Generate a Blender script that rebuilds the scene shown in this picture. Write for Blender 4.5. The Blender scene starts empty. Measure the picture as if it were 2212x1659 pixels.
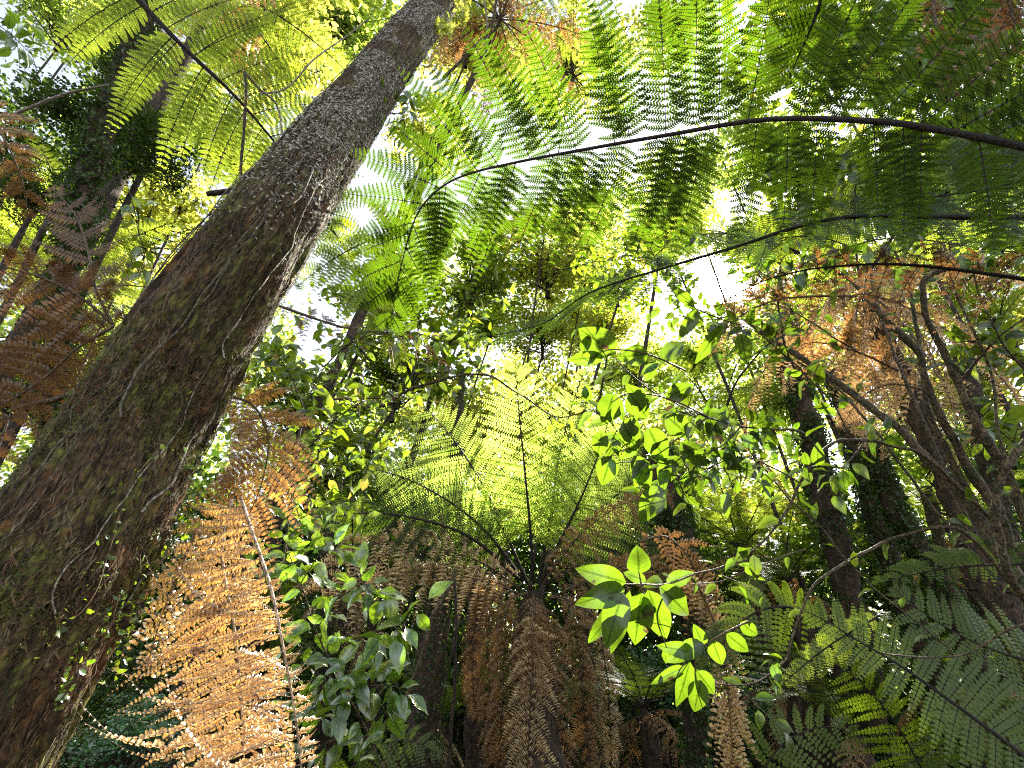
import bpy, math, random
import numpy as np
from mathutils import Vector
rng = np.random.default_rng(7)
R = math.radians
# ------------------------------------------------------------------ camera, sky, sun, exposure
sc = bpy.context.scene
C = sc.collection
CAMZ = 1.6
PITCH = R(30)
cam_d = bpy.data.cameras.new('camera'); cam = bpy.data.objects.new('camera', cam_d); C.objects.link(cam)
cam.location = (0, 0, CAMZ); cam.rotation_euler = (R(90) + PITCH, 0, 0)
cam_d.sensor_width = 36; cam_d.lens = 18; cam_d.clip_start = .05; cam_d.clip_end = 2000
sc.camera = cam
W_, H_, F_ = 2212.0, 1659.0, 1106.0
cp, sp = math.cos(PITCH), math.sin(PITCH)
def P(u, v, z):                       # image direction (u, v) at depth z metres -> a world point
    x = (u - W_/2)/F_*z; y = (H_/2 - v)/F_*z
    return np.array([x, z*cp - y*sp, CAMZ + z*sp + y*cp])
sun_dir = P(1548, 603, 1.0) - np.array([0, 0, CAMZ]); sun_dir /= np.linalg.norm(sun_dir)
SUN_EL = math.asin(sun_dir[2]); SUN_AZ = math.atan2(sun_dir[0], sun_dir[1])
w = bpy.data.worlds.new('World'); sc.world = w; w.use_nodes = True
nt = w.node_tree; nt.nodes.clear()
out = nt.nodes.new('ShaderNodeOutputWorld'); bg = nt.nodes.new('ShaderNodeBackground'); sky = nt.nodes.new('ShaderNodeTexSky')
sky.sky_type = 'NISHITA'; sky.sun_disc = False; sky.sun_elevation = SUN_EL; sky.sun_rotation = SUN_AZ
sky.air_density = 1.0; sky.dust_density = .8; sky.altitude = 0; sky.ozone_density = 1.0
bg.inputs[1].default_value = .068
hsv = nt.nodes.new('ShaderNodeHueSaturation'); hsv.inputs['Saturation'].default_value = .42      # sky colour whitened, standing in for overexposure
nt.links.new(sky.outputs[0], hsv.inputs['Color']); nt.links.new(hsv.outputs[0], bg.inputs[0])
# the bright disc and aureole of the sun itself, part of the sky
geo = nt.nodes.new('ShaderNodeNewGeometry'); dot = nt.nodes.new('ShaderNodeVectorMath'); dot.operation = 'DOT_PRODUCT'
dot.inputs[1].default_value = tuple(-sun_dir)
nt.links.new(geo.outputs['Incoming'], dot.inputs[0])
pw_ = nt.nodes.new('ShaderNodeMath'); pw_.operation = 'POWER'; pw_.inputs[1].default_value = 2600
mx0 = nt.nodes.new('ShaderNodeMath'); mx0.operation = 'MAXIMUM'; mx0.inputs[1].default_value = 0
nt.links.new(dot.outputs['Value'], mx0.inputs[0]); nt.links.new(mx0.outputs[0], pw_.inputs[0])
bg2 = nt.nodes.new('ShaderNodeBackground'); bg2.inputs[0].default_value = (1, .97, .9, 1)
ml = nt.nodes.new('ShaderNodeMath'); ml.operation = 'MULTIPLY'; ml.inputs[1].default_value = 80
nt.links.new(pw_.outputs[0], ml.inputs[0]); nt.links.new(ml.outputs[0], bg2.inputs[1])
ad = nt.nodes.new('ShaderNodeAddShader'); nt.links.new(bg.outputs[0], ad.inputs[0]); nt.links.new(bg2.outputs[0], ad.inputs[1])
nt.links.new(ad.outputs[0], out.inputs[0])
sl = bpy.data.lights.new('sun', 'SUN'); sl.energy = 5; sl.angle = R(.5); sl.color = (1, .94, .82)
so = bpy.data.objects.new('sun', sl); C.objects.link(so)
so.rotation_euler = Vector(sun_dir).to_track_quat('Z', 'Y').to_euler(); so.location = (4, 8, 12)
vs = sc.view_settings; vs.view_transform = 'Standard'; vs.look = 'None'; vs.gamma = 1; vs.exposure = 2.72
sc.display_settings.display_device = 'sRGB'
cy = sc.cycles
cy.max_bounces = 6; cy.diffuse_bounces = 4; cy.glossy_bounces = 2; cy.transmission_bounces = 5; cy.transparent_max_bounces = 4
cy.sample_clamp_indirect = 6; cy.sample_clamp_direct = 30; cy.use_denoising = False; cy.caustics_reflective = False; cy.caustics_refractive = False
cy.use_adaptive_sampling = True; cy.adaptive_threshold = .01
cy.filter_width = 1.15
try: cy.denoising_prefilter = 'NONE'
except Exception: pass

# ------------------------------------------------------------------ mesh helpers
def nz(a): return a/np.maximum(np.linalg.norm(a, axis=-1, keepdims=True), 1e-9)
UP = np.array([0, 0, 1.0]); EYE = np.array([0, 0, CAMZ])
class MB:
    """collects quads (numpy) and becomes one mesh"""
    def __init__(s): s.V = []; s.F = []; s.U = []; s.M = []; s.n = 0
    def add(s, V, F, U=None, m=0):
        V = np.asarray(V, float).reshape(-1, 3); F = np.asarray(F, np.int64).reshape(-1, 4)
        if U is None: U = np.zeros((len(V), 2))
        s.V.append(V); s.F.append(F + s.n); s.U.append(U); s.M.append(np.full(len(F), m)); s.n += len(V)
    def mesh(s, name, mats, smooth=False):
        V = np.concatenate(s.V); F = np.concatenate(s.F); U = np.concatenate(s.U); M = np.concatenate(s.M)
        me = bpy.data.meshes.new(name)
        me.vertices.add(len(V)); me.vertices.foreach_set('co', V.astype(np.float32).ravel())
        me.loops.add(len(F)*4); me.loops.foreach_set('vertex_index', F.astype(np.int32).ravel())
        me.polygons.add(len(F)); me.polygons.foreach_set('loop_start', np.arange(0, len(F)*4, 4, dtype=np.int32))
        try: me.polygons.foreach_set('loop_total', np.full(len(F), 4, np.int32))
        except Exception: pass
        uv = me.uv_layers.new(name='uv'); uv.data.foreach_set('uv', U[F.ravel()].astype(np.float32).ravel())
        for m in (mats if isinstance(mats, (list, tuple)) else [mats]): me.materials.append(m)
        me.polygons.foreach_set('material_index', M.astype(np.int32))
        if smooth: me.polygons.foreach_set('use_smooth', np.ones(len(F), bool))
        me.update(); return me
def scatter(mb, T, O, X, Y, Z, m=0):
    """place template T=(verts, faces, uv) at every origin O with axes X, Y, Z"""
    tv, tf, tu = T; n = len(O)
    if n == 0: return
    V = O[:, None] + tv[None, :, 0:1]*X[:, None] + tv[None, :, 1:2]*Y[:, None] + tv[None, :, 2:3]*Z[:, None]
    F = tf[None] + (np.arange(n)*len(tv))[:, None, None]
    mb.add(V, F, np.tile(tu, (n, 1)), m)
def spline(pts, n):
    p = np.array(pts, float); k = len(p)
    if k == 2: t = np.linspace(0, 1, n)[:, None]; return p[0]*(1-t) + p[1]*t
    q = np.vstack([2*p[0]-p[1], p, 2*p[-1]-p[-2]])
    t = np.linspace(0, k-1-1e-9, n); i = t.astype(int); f = (t-i)[:, None]
    a, b, c, d = q[i], q[i+1], q[i+2], q[i+3]
    return .5*((2*b) + (-a+c)*f + (2*a-5*b+4*c-d)*f**2 + (-a+3*b-3*c+d)*f**3)
def tangents(c): return nz(np.gradient(c, axis=0))
def tube(mb, c, r, k=6, m=0, lump=0, seed=0, closed=True):
    c = np.asarray(c, float); n = len(c); T = tangents(c); r = np.broadcast_to(np.asarray(r, float), (n,))
    ref = np.array([.31, .2, 1.0]) if abs(T[0][2]) < .8 else np.array([1.0, .13, 0])
    A = np.zeros((n, 3)); a = nz(np.cross(T[0], ref))
    for i in range(n):
        a = a - T[i]*np.dot(a, T[i]); a = a/max(np.linalg.norm(a), 1e-9); A[i] = a
    B = np.cross(T, A); th = np.linspace(0, 2*math.pi, k, endpoint=False)
    rr = np.repeat(r[:, None], k, 1)
    ring = A[:, None]*np.cos(th)[None, :, None] + B[:, None]*np.sin(th)[None, :, None]
    if lump:
        g = c[:, None] + ring*rr[..., None]
        rr = rr*(1 + lump*(noise3(g*6/max(r.max(), .02)/6 + seed) - .5)*2)
    V = c[:, None] + ring*rr[..., None]
    i = np.arange(n-1)[:, None]*k; j = np.arange(k)[None]; j2 = (j+1) % k
    F = np.stack([i+j, i+j2, i+k+j2, i+k+j], -1).reshape(-1, 4)
    s = np.linspace(0, 1, n)
    U = np.stack([np.repeat(s, k), np.tile(np.arange(k)/k, n)], -1)
    mb.add(V, F, U, m)
    if closed:
        for e, idx in ((0, 0), (n-1, (n-1)*k)):
            q = [(0, a_, a_+1, a_+2) for a_ in range(1, k-1, 2) if a_+2 < k]
            if k % 2: q = q + [(0, k-2, k-1, k-1)]
            fq = [x for x in q if len(set(x)) == 4]
            if fq: mb.add(V[e], np.array(fq), None, m)
def _h(i, j, k):
    x = (i*374761393 + j*668265263 + k*2147483647 + 1274126177) & 0xffffffff
    x = ((x ^ (x >> 13))*1274126177) & 0xffffffff
    return ((x ^ (x >> 16)) & 0xffff)/65535.0
def noise3(p):
    p = np.asarray(p, float) + 1000; i = np.floor(p).astype(np.int64); f = p - i; f = f*f*(3-2*f); o = 0
    for a in (0, 1):
        for b in (0, 1):
            for c in (0, 1):
                wgt = (f[..., 0] if a else 1-f[..., 0])*(f[..., 1] if b else 1-f[..., 1])*(f[..., 2] if c else 1-f[..., 2])
                o = o + wgt*_h(i[..., 0]+a, i[..., 1]+b, i[..., 2]+c)
    return o
def fbm(p, o=4):
    s = 0; a = .5
    for k in range(o): s = s + a*noise3(p*2**k + 17.3*k); a *= .5
    return s
# ------------------------------------------------------------------ objects and their tags
def tag(o, label, cat=None, group=None, kind=None):
    if label: o['label'] = label
    if cat: o['category'] = cat
    if group: o['group'] = group
    if kind: o['kind'] = kind
    return o
def thing(name, label, cat, loc=(0, 0, 0), group=None):
    o = bpy.data.objects.new(name, None); C.objects.link(o); o.location = tuple(loc); o.empty_display_size = .1
    return tag(o, label, cat, group)
def obj(name, mb, mats, parent=None, smooth=False):
    me = mb if isinstance(mb, bpy.types.Mesh) else mb.mesh(name, mats, smooth)
    o = bpy.data.objects.new(name, me); C.objects.link(o)
    if parent is not None:
        o.parent = parent
        if not isinstance(mb, bpy.types.Mesh): o.location = -parent_world(parent)
    return o
def parent_world(p):
    v = Vector((0, 0, 0))
    while p is not None: v = v + Vector(p.location); p = p.parent
    return v
def copy_tree(o, parent=None):
    c = o.copy(); C.objects.link(c)
    if parent is not None: c.parent = parent
    for ch in list(o.children): copy_tree(ch, c)
    return c
# ------------------------------------------------------------------ materials
def mk(name):
    m = bpy.data.materials.new(name); m.use_nodes = True; t = m.node_tree; t.nodes.clear()
    return m, t, t.nodes.new, t.links.new
def leaf_mat(name, refl, trans, tw=.5, gloss=.06, rough=.35, var=.35, veins=False, spots=None, yellow=None, nscale=3.0):
    m, t, N, L = mk(name)
    o = N('ShaderNodeOutputMaterial'); g = N('ShaderNodeNewGeometry'); oi = N('ShaderNodeObjectInfo')
    tc = N('ShaderNodeTexCoord'); no = N('ShaderNodeTexNoise'); no.inputs['Scale'].default_value = nscale; L(tc.outputs['Object'], no.inputs['Vector'])
    a = N('ShaderNodeMath'); a.operation = 'ADD'; L(g.outputs['Random Per Island'], a.inputs[0]); L(no.outputs[0], a.inputs[1])
    mr = N('ShaderNodeMapRange'); mr.inputs[1].default_value = .4; mr.inputs[2].default_value = 1.6
    mr.inputs[3].default_value = 1-var; mr.inputs[4].default_value = 1+var; L(a.outputs[0], mr.inputs[0])
    def tint(col):
        hs = N('ShaderNodeHueSaturation'); hs.inputs['Color'].default_value = (*col, 1)
        L(mr.outputs[0], hs.inputs['Value'])
        h2 = N('ShaderNodeMapRange'); h2.inputs[3].default_value = .485; h2.inputs[4].default_value = .515
        L(g.outputs['Random Per Island'], h2.inputs[0]); L(h2.outputs[0], hs.inputs['Hue'])
        c = hs.outputs[0]
        if yellow:
            r2 = N('ShaderNodeMath'); r2.operation = 'GREATER_THAN'; r2.inputs[1].default_value = yellow[0]
            fr = N('ShaderNodeMath'); fr.operation = 'FRACT'; mu = N('ShaderNodeMath'); mu.operation = 'MULTIPLY'; mu.inputs[1].default_value = 37.7
            L(g.outputs['Random Per Island'], mu.inputs[0]); L(mu.outputs[0], fr.inputs[0]); L(fr.outputs[0], r2.inputs[0])
            mm = N('ShaderNodeMixRGB'); mm.inputs[2].default_value = (*yellow[1], 1); L(c, mm.inputs[1]); L(r2.outputs[0], mm.inputs[0]); c = mm.outputs[0]
        if veins:
            uv = N('ShaderNodeUVMap'); uv.uv_map = 'uv'; sx = N('ShaderNodeSeparateXYZ'); L(uv.outputs[0], sx.inputs[0])
            ab = N('ShaderNodeMath'); ab.operation = 'ABSOLUTE'; L(sx.outputs[1], ab.inputs[0])
            # side veins: sin((u - |v|*.7)*k)
            m1 = N('ShaderNodeMath'); m1.operation = 'MULTIPLY_ADD'; L(ab.outputs[0], m1.inputs[0]); m1.inputs[1].default_value = -.35; L(sx.outputs[0], m1.inputs[2])
            m2 = N('ShaderNodeMath'); m2.operation = 'MULTIPLY'; m2.inputs[1].default_value = 44; L(m1.outputs[0], m2.inputs[0])
            m3 = N('ShaderNodeMath'); m3.operation = 'SINE'; L(m2.outputs[0], m3.inputs[0])
            m4 = N('ShaderNodeMapRange'); m4.inputs[1].default_value = .86; m4.inputs[2].default_value = 1; L(m3.outputs[0], m4.inputs[0])
            m5 = N('ShaderNodeMapRange'); m5.inputs[1].default_value = .03; m5.inputs[2].default_value = .07; m5.inputs[3].default_value = 1; m5.inputs[4].default_value = 0; L(ab.outputs[0], m5.inputs[0])
            m6 = N('ShaderNodeMath'); m6.operation = 'MULTIPLY_ADD'; m6.inputs[1].default_value = .35; L(m4.outputs[0], m6.inputs[0]); 
            m7 = N('ShaderNodeMath'); m7.operation = 'MULTIPLY'; m7.inputs[1].default_value = .75; L(m5.outputs[0], m7.inputs[0]); L(m7.outputs[0], m6.inputs[2]); m6.use_clamp = True
            mm = N('ShaderNodeMixRGB'); mm.blend_type = 'MULTIPLY'; mm.inputs[2].default_value = (.26, .34, .18, 1); L(c, mm.inputs[1]); L(m6.outputs[0], mm.inputs[0]); c = mm.outputs[0]
        if spots:
            n2 = N('ShaderNodeTexNoise'); n2.inputs['Scale'].default_value = spots[0]; n2.inputs['Detail'].default_value = 3; L(tc.outputs['Object'], n2.inputs['Vector'])
            s1 = N('ShaderNodeMapRange'); s1.inputs[1].default_value = spots[1]; s1.inputs[2].default_value = spots[1]+.04; L(n2.outputs[0], s1.inputs[0])
            mm = N('ShaderNodeMixRGB'); mm.inputs[2].default_value = (*spots[2], 1); L(c, mm.inputs[1]); L(s1.outputs[0], mm.inputs[0]); c = mm.outputs[0]
        return c
    d = N('ShaderNodeBsdfDiffuse'); tr = N('ShaderNodeBsdfTranslucent'); mx = N('ShaderNodeMixShader'); mx.inputs[0].default_value = tw
    L(tint(refl), d.inputs[0]); L(tint(trans), tr.inputs[0]); L(d.outputs[0], mx.inputs[1]); L(tr.outputs[0], mx.inputs[2])
    gl = N('ShaderNodeBsdfGlossy'); gl.inputs['Roughness'].default_value = rough; gl.inputs[0].default_value = (1, 1, 1, 1)
    fr = N('ShaderNodeLayerWeight'); fr.inputs[0].default_value = .25; fm = N('ShaderNodeMath'); fm.operation = 'MULTIPLY_ADD'; fm.inputs[1].default_value = gloss*1.5; fm.inputs[2].default_value = gloss*.7
    L(fr.outputs['Fresnel'], fm.inputs[0]); fm.use_clamp = True
    m2_ = N('ShaderNodeMixShader'); L(fm.outputs[0], m2_.inputs[0]); L(mx.outputs[0], m2_.inputs[1]); L(gl.outputs[0], m2_.inputs[2])
    L(m2_.outputs[0], o.inputs[0]); return m
def bark_mat(name, cols, scale=12, stretch=.25, bump=.6, rough=.85, moss=None, mscale=4):
    m, t, N, L = mk(name)
    o = N('ShaderNodeOutputMaterial'); b = N('ShaderNodeBsdfPrincipled'); b.inputs['Roughness'].default_value = rough
    tc = N('ShaderNodeTexCoord'); mp = N('ShaderNodeMapping'); mp.inputs['Scale'].default_value = (1, 1, stretch); L(tc.outputs['Object'], mp.inputs[0])
    n = N('ShaderNodeTexNoise'); n.inputs['Scale'].default_value = scale; n.inputs['Detail'].default_value = 8; n.inputs['Roughness'].default_value = .65; L(mp.outputs[0], n.inputs['Vector'])
    cr = N('ShaderNodeValToRGB'); e = cr.color_ramp.elements
    while len(e) < len(cols): e.new(.5)
    for i, c in enumerate(cols): e[i].position = .3 + .42*i/(len(cols)-1); e[i].color = (*c, 1)
    L(n.outputs[0], cr.inputs[0]); c = cr.outputs[0]
    if moss:
        n2 = N('ShaderNodeTexNoise'); n2.inputs['Scale'].default_value = mscale; n2.inputs['Detail'].default_value = 6; L(tc.outputs['Object'], n2.inputs['Vector'])
        mr = N('ShaderNodeMapRange'); mr.inputs[1].default_value = moss[1]; mr.inputs[2].default_value = moss[1]+.12; L(n2.outputs[0], mr.inputs[0])
        mm = N('ShaderNodeMixRGB'); mm.inputs[2].default_value = (*moss[0], 1); L(c, mm.inputs[1]); L(mr.outputs[0], mm.inputs[0]); c = mm.outputs[0]
    n4 = N('ShaderNodeTexNoise'); n4.inputs['Scale'].default_value = scale*5; n4.inputs['Detail'].default_value = 4; L(mp.outputs[0], n4.inputs['Vector'])
    r4 = N('ShaderNodeMapRange'); r4.inputs[1].default_value = .40; r4.inputs[2].default_value = .60; r4.inputs[3].default_value = .3; r4.inputs[4].default_value = 1.5; L(n4.outputs[0], r4.inputs[0])
    v4 = N('ShaderNodeVectorMath'); v4.operation = 'SCALE'; L(c, v4.inputs[0]); L(r4.outputs[0], v4.inputs['Scale']); c = v4.outputs[0]
    L(c, b.inputs['Base Color'])
    bp = N('ShaderNodeBump'); bp.inputs['Strength'].default_value = bump; bp.inputs['Distance'].default_value = .02
    n3 = N('ShaderNodeTexNoise'); n3.inputs['Scale'].default_value = scale*3; n3.inputs['Detail'].default_value = 6; L(mp.outputs[0], n3.inputs['Vector'])
    L(n3.outputs[0], bp.inputs['Height']); L(bp.outputs[0], b.inputs['Normal'])
    L(b.outputs[0], o.inputs[0]); return m
M = {}
M['frond'] = leaf_mat('frond_green', (.030, .056, .006), (.085, .155, .004), .5, .02, .4, .3)  # kept dark, with shadow over the near fronds put into the green
M['frond_sunlit'] = leaf_mat('frond_sunlit_green', (.09, .14, .015), (.40, .50, .035), .6, .03, .4, .3)  # lighter copy of the frond green, with sunlight put into the colour
M['frond_backlit'] = leaf_mat('frond_backlit_green', (.13, .20, .03), (.54, .70, .10), .62, .03, .4, .3)  # palest copy, with the backlit glow of the central crown put into the colour
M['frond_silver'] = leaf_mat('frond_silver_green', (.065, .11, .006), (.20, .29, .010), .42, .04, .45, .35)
M['dead'] = leaf_mat('dead_frond_brown', (.36, .20, .08), (.34, .165, .045), .45, .05, .4, .45)
M['dead_dark'] = leaf_mat('dead_frond_dark', (.13, .062, .026), (.25, .11, .03), .45, .06, .4, .5)
M['dead_orange'] = leaf_mat('dead_frond_orange', (.70, .46, .19), (.60, .33, .07), .4, .2, .4, .5, spots=(11, .60, (.22, .10, .04)))  # sun highlights are put into this orange as lightening and mottling
M['dead_grey'] = leaf_mat('dead_frond_grey', (.55, .38, .18), (.36, .22, .09), .35, .05, .5, .45)
M['leaf_big'] = leaf_mat('broad_leaf', (.045, .082, .010), (.13, .215, .008), .55, .05, .3, .5, veins=True, spots=(16, .66, (.07, .04, .02)), nscale=22)  # mottling puts patches of shadow into the leaf colour
M['leaf_gloss'] = leaf_mat('glossy_leaf', (.075, .16, .02), (.26, .42, .02), .5, .13, .28, .3, veins=True, nscale=5)
M['leaf_mid'] = leaf_mat('shrub_leaf', (.05, .09, .010), (.27, .38, .015), .55, .07, .3, .4, yellow=(.96, (.55, .45, .05)))
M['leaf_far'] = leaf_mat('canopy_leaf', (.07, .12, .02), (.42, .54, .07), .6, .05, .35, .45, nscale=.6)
M['leaf_sunlit'] = leaf_mat('sunny_canopy_leaf', (.10, .14, .02), (.56, .58, .08), .62, .05, .35, .4, nscale=.8)  # lit copy of the canopy leaf, with backlight put into its yellow
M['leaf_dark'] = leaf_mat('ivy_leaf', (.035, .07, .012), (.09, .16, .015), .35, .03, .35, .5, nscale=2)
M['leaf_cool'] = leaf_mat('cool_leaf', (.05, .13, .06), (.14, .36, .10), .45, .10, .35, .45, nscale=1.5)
M['moss'] = leaf_mat('moss_tuft', (.10, .11, .025), (.22, .24, .04), .4, .02, .6, .5)
M['rib_dark'] = bark_mat('frond_stalk_dark', [(.008, .006, .005), (.022, .014, .009), (.05, .03, .018)], 60, .5, .8, .7)
M['rib_brown'] = bark_mat('frond_stalk_brown', [(.05, .028, .016), (.12, .07, .035), (.2, .12, .07)], 40, .5, .3, .6)
M['rib_pale'] = bark_mat('frond_stalk_pale', [(.25, .15, .09), (.42, .28, .18), (.5, .36, .24)], 40, .5, .3, .5)
M['bark_big'] = bark_mat('mossy_bark', [(.006, .004, .003), (.04, .020, .009), (.12, .055, .018), (.08, .065, .02), (.26, .22, .14)], 11, .45, 1.0, .9, ((.10, .10, .018), .47), 6)
M['bark_fibre'] = bark_mat('bark_fibre', [(.02, .013, .007), (.08, .045, .02), (.20, .16, .09)], 20, .5, .3, .9)
M['lichen'] = bark_mat('lichen_grey', [(.32, .29, .23), (.46, .43, .36), (.62, .59, .52)], 40, 1, .6, .9)
M['bark_fern'] = bark_mat('fern_trunk_bark', [(.010, .007, .005), (.045, .028, .016), (.12, .075, .04)], 18, .4, 1, .9)
M['bark_grey'] = bark_mat('smooth_grey_bark', [(.03, .02, .010), (.095, .065, .032), (.20, .15, .085)], 22, .6, .9, .75, ((.05, .055, .02), .55), 9)
M['bark_brown'] = bark_mat('brown_bark', [(.012, .008, .005), (.035, .022, .013), (.08, .055, .035)], 14, .4, .6, .85)
M['twig'] = bark_mat('pale_twig', [(.12, .10, .08), (.25, .22, .17), (.36, .32, .26)], 30, .5, .3, .8)
M['root_bark'] = bark_mat('root_bark', [(.05, .04, .025), (.11, .09, .06), (.18, .15, .10)], 30, .5, .3, .8)
M['litter'] = bark_mat('leaf_litter', [(.02, .014, .008), (.06, .035, .018), (.12, .07, .035)], 5, 1, 1, .95, ((.03, .05, .012), .55), .6)
# ------------------------------------------------------------------ leaf templates (x along, y across, z out)
def T_lobed(nl=9, curl=0.0, fill=.92):
    V, F, U = [], [], []
    def z(x): return -curl*x*x
    def hw(x): return .5*min(1, .55 + x*3)*(1-x)**.48 if x < 1 else 0
    for sgn in (1, -1):
        for i in range(nl):
            x0 = i/nl; x1 = x0 + fill/nl; h = max(hw((x0+x1)/2), .06); sl = .55*h*.35
            b = len(V)
            V += [(x0, 0, z(x0)), (x1, 0, z(x1)), (min(x1+sl, 1), sgn*h*.98, z(x1)-.02), (x0+sl+.2/nl, sgn*h, z(x0)-.02)]
            F.append((b, b+1, b+2, b+3))
    b = len(V); xs = np.linspace(0, 1, 5)
    for x in xs: V += [(x, -.045, z(x)), (x, .045, z(x))]
    for i in range(4): F.append((b+2*i, b+2*i+1, b+2*i+3, b+2*i+2))
    V = np.array(V, float); return V, np.array(F), np.stack([V[:, 0], V[:, 1]], -1)
def T_blade(curl=0.0, fold=.06, seg=2):
    xs = np.linspace(0, 1, seg+1); V, F = [], []
    for x in xs:
        h = .5*min(1, .5+x*2.5)*(1-x)**.6 if x < 1 else .02
        V += [(x, -h, -curl*x*x - fold*h), (x, 0, -curl*x*x), (x, h, -curl*x*x - fold*h)]
    for i in range(seg):
        a = 3*i; F += [(a, a+1, a+4, a+3), (a+1, a+2, a+5, a+4)]
    V = np.array(V, float); return V, np.array(F), np.stack([V[:, 0], V[:, 1]], -1)
def T_leaf(seg=5, curl=.15, fold=.18, blunt=.5, wave=0):
    xs = np.linspace(0, 1, seg+1); V, F, U = [], [], []
    for x in xs:
        h = .5*(math.sin(math.pi*min(1, x**.8))**.75)*(1-.25*x) if 0 < x < 1 else .0
        h = max(h, .012); zc = -curl*(x-.3)**2; wv = wave*math.sin(x*9)
        V += [(x, -h, zc+fold*h+wv*h), (x, 0, zc), (x, h, zc+fold*h-wv*h)]; U += [(x, -1), (x, 0), (x, 1)]
    for i in range(seg):
        a = 3*i; F += [(a, a+1, a+4, a+3), (a+1, a+2, a+5, a+4)]
    return np.array(V, float), np.array(F), np.array([(u, v*.5) for u, v in U], float)
T0 = T_lobed(9, .05); T0c = T_lobed(7, .35, .8); T0d = T_lobed(7, .8, .9); T1 = T_blade(.05); T1c = T_blade(.5, .1, 3)
TL = T_leaf(6, .25, .2, wave=.12); TLs = T_leaf(3, .2, .25)
TQ = (np.array([(0, 0, 0), (.45, -.32, .06), (1, 0, -.05), (.45, .32, .06)], float), np.array([(0, 1, 2, 3)]), np.array([(0, 0), (.5, -.5), (1, 0), (.5, .5)], float))
# ------------------------------------------------------------------ fern fronds
def pinna(mb, base, D, Tn, N, L, pw, npn, droop=0, fwd=0, T=T0, fill=.9, a=R(18), fold=0, jit=.05, miss=0, rr=.002, rn=None, m=0, mr=1, curlz=1, lift=0):
    rn = rn or rng
    s = np.linspace(.035, .985, npn); G = np.array([0, 0, -1.0])
    def ax(s): s = np.asarray(s)[:, None]; return base + L*(s*D + fwd*s*s*Tn + droop*s*s*G - lift*s**4*G)
    A = ax(s); tan = nz(D[None] + 2*fwd*s[:, None]*Tn + 2*droop*s[:, None]*G - 4*lift*s[:, None]**3*G)
    S = nz(np.cross(np.broadcast_to(N, tan.shape), tan)); N2 = np.cross(tan, S)
    prof = np.minimum(1, .62 + s*3)*(1-s**2.2)**1.2 + .04
    sp_ = L*(s[1]-s[0]) if npn > 1 else L
    for sg in (1, -1):
        k = rn.random(npn) >= miss
        f = fold*(1 + rn.normal(0, .3, npn))[:, None]; aa = (a + rn.normal(0, jit, npn))[:, None]
        d = nz(S*sg*np.cos(aa) + tan*np.sin(aa) - N2*f)
        ln = (pw*prof*(1 + rn.normal(0, jit, npn)))[:, None]
        Y = nz(tan - d*np.sum(tan*d, -1, keepdims=True))*sp_*fill*np.minimum(1, prof[:, None]*1.6)
        Z = np.cross(nz(d), nz(Y)); Z = Z*np.sign(np.sum(Z*N2, -1, keepdims=True))*ln*curlz
        scatter(mb, T, A[k], (d*ln)[k], Y[k], Z[k], m)
    q = ax(np.linspace(0, .97, 8)); tube(mb, q, np.linspace(rr, rr*.3, 8), 3, mr, closed=False)
def fprof(t):       # length of the leaflets along a frond
    return np.minimum(1, (t+.10)/.40)**.8*np.maximum(0, (1-t))**.62 + .02
def frond(parent, curve, N, L, npairs, pw, npn, mats, r0=.008, r1=.0012, ang=(80, 42), droop=.1, fwd=.1, lod=T0, start=.04, prof=fprof, sides=(1, 1),
          separate=False, rn=None, miss=0, fold=0, jit=.05, angj=.04, name='frond', fill=.9, stalk_from=0.0, dj=.3, vee=0.0, a=R(18), lift=0):
    """curve: points from base to tip; N: direction the blade faces.  Returns the blade object (or None if separate)."""
    rn = rn or rng
    n = 60; c = spline(curve, n); seg = np.linalg.norm(np.diff(c, axis=0), axis=1); cum = np.r_[0, np.cumsum(seg)]; cum /= cum[-1]
    T = tangents(c); N = np.asarray(N, float)
    rt = MB(); tube(rt, c, r0*(1-cum)**.95 + r1, 6)
    mb = MB(); made = []
    ts = start + (1-start)*(np.linspace(0, 1, npairs)**.92)*.985
    for t in ts:
        for k, sg in enumerate((1, -1)):
            if not sides[k]: continue
            tt = min(max(t + rn.normal(0, .25/npairs) + (.3/npairs if sg > 0 else 0), 0), .985)
            p = np.array([np.interp(tt, cum, c[:, i]) for i in range(3)]); tn = nz(np.array([np.interp(tt, cum, T[:, i]) for i in range(3)]))
            S = nz(np.cross(N, tn)); N2 = np.cross(tn, S)
            an = R(ang[k](tt) if callable(ang[k]) else ang[0]*(1-tt) + ang[1]*tt) + rn.normal(0, angj)
            D = nz(S*sg*math.sin(an) + tn*math.cos(an) + N2*vee)
            l = L*float(prof(np.array(tt)))*sides[k]*(1 + rn.normal(0, jit)) 
            if l < .02: continue
            b = MB() if separate else mb
            pinna(b, p, D, tn, N2, l, pw*min(1, .45+.55*l/L), max(5, int(npn*min(1, .3+.7*l/L))), droop*(1+rn.normal(0, dj)), fwd, lod, fill, fold=fold, jit=jit, miss=miss, rn=rn, rr=max(.0009, r0*.22), a=a, lift=lift*(1+rn.normal(0, dj*.4)))
            if separate: made.append(b)
    if separate:
        st = obj('stalk', rt, mats[1], parent, True)
        for b in made: obj('leaflet', b, [mats[0], mats[1]], parent)
        return None
    bl = obj(name, mb, [mats[0], mats[1]], parent); obj('stalk', rt, mats[1], bl, True).location = (0, 0, 0)
    return bl
def facing(pts, tilt=(0, 0, 0)):
    p = np.mean(np.array(pts), 0); return nz(nz(EYE-p) + np.array(tilt))
def px(l): return [P(*q) for q in l]

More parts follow.
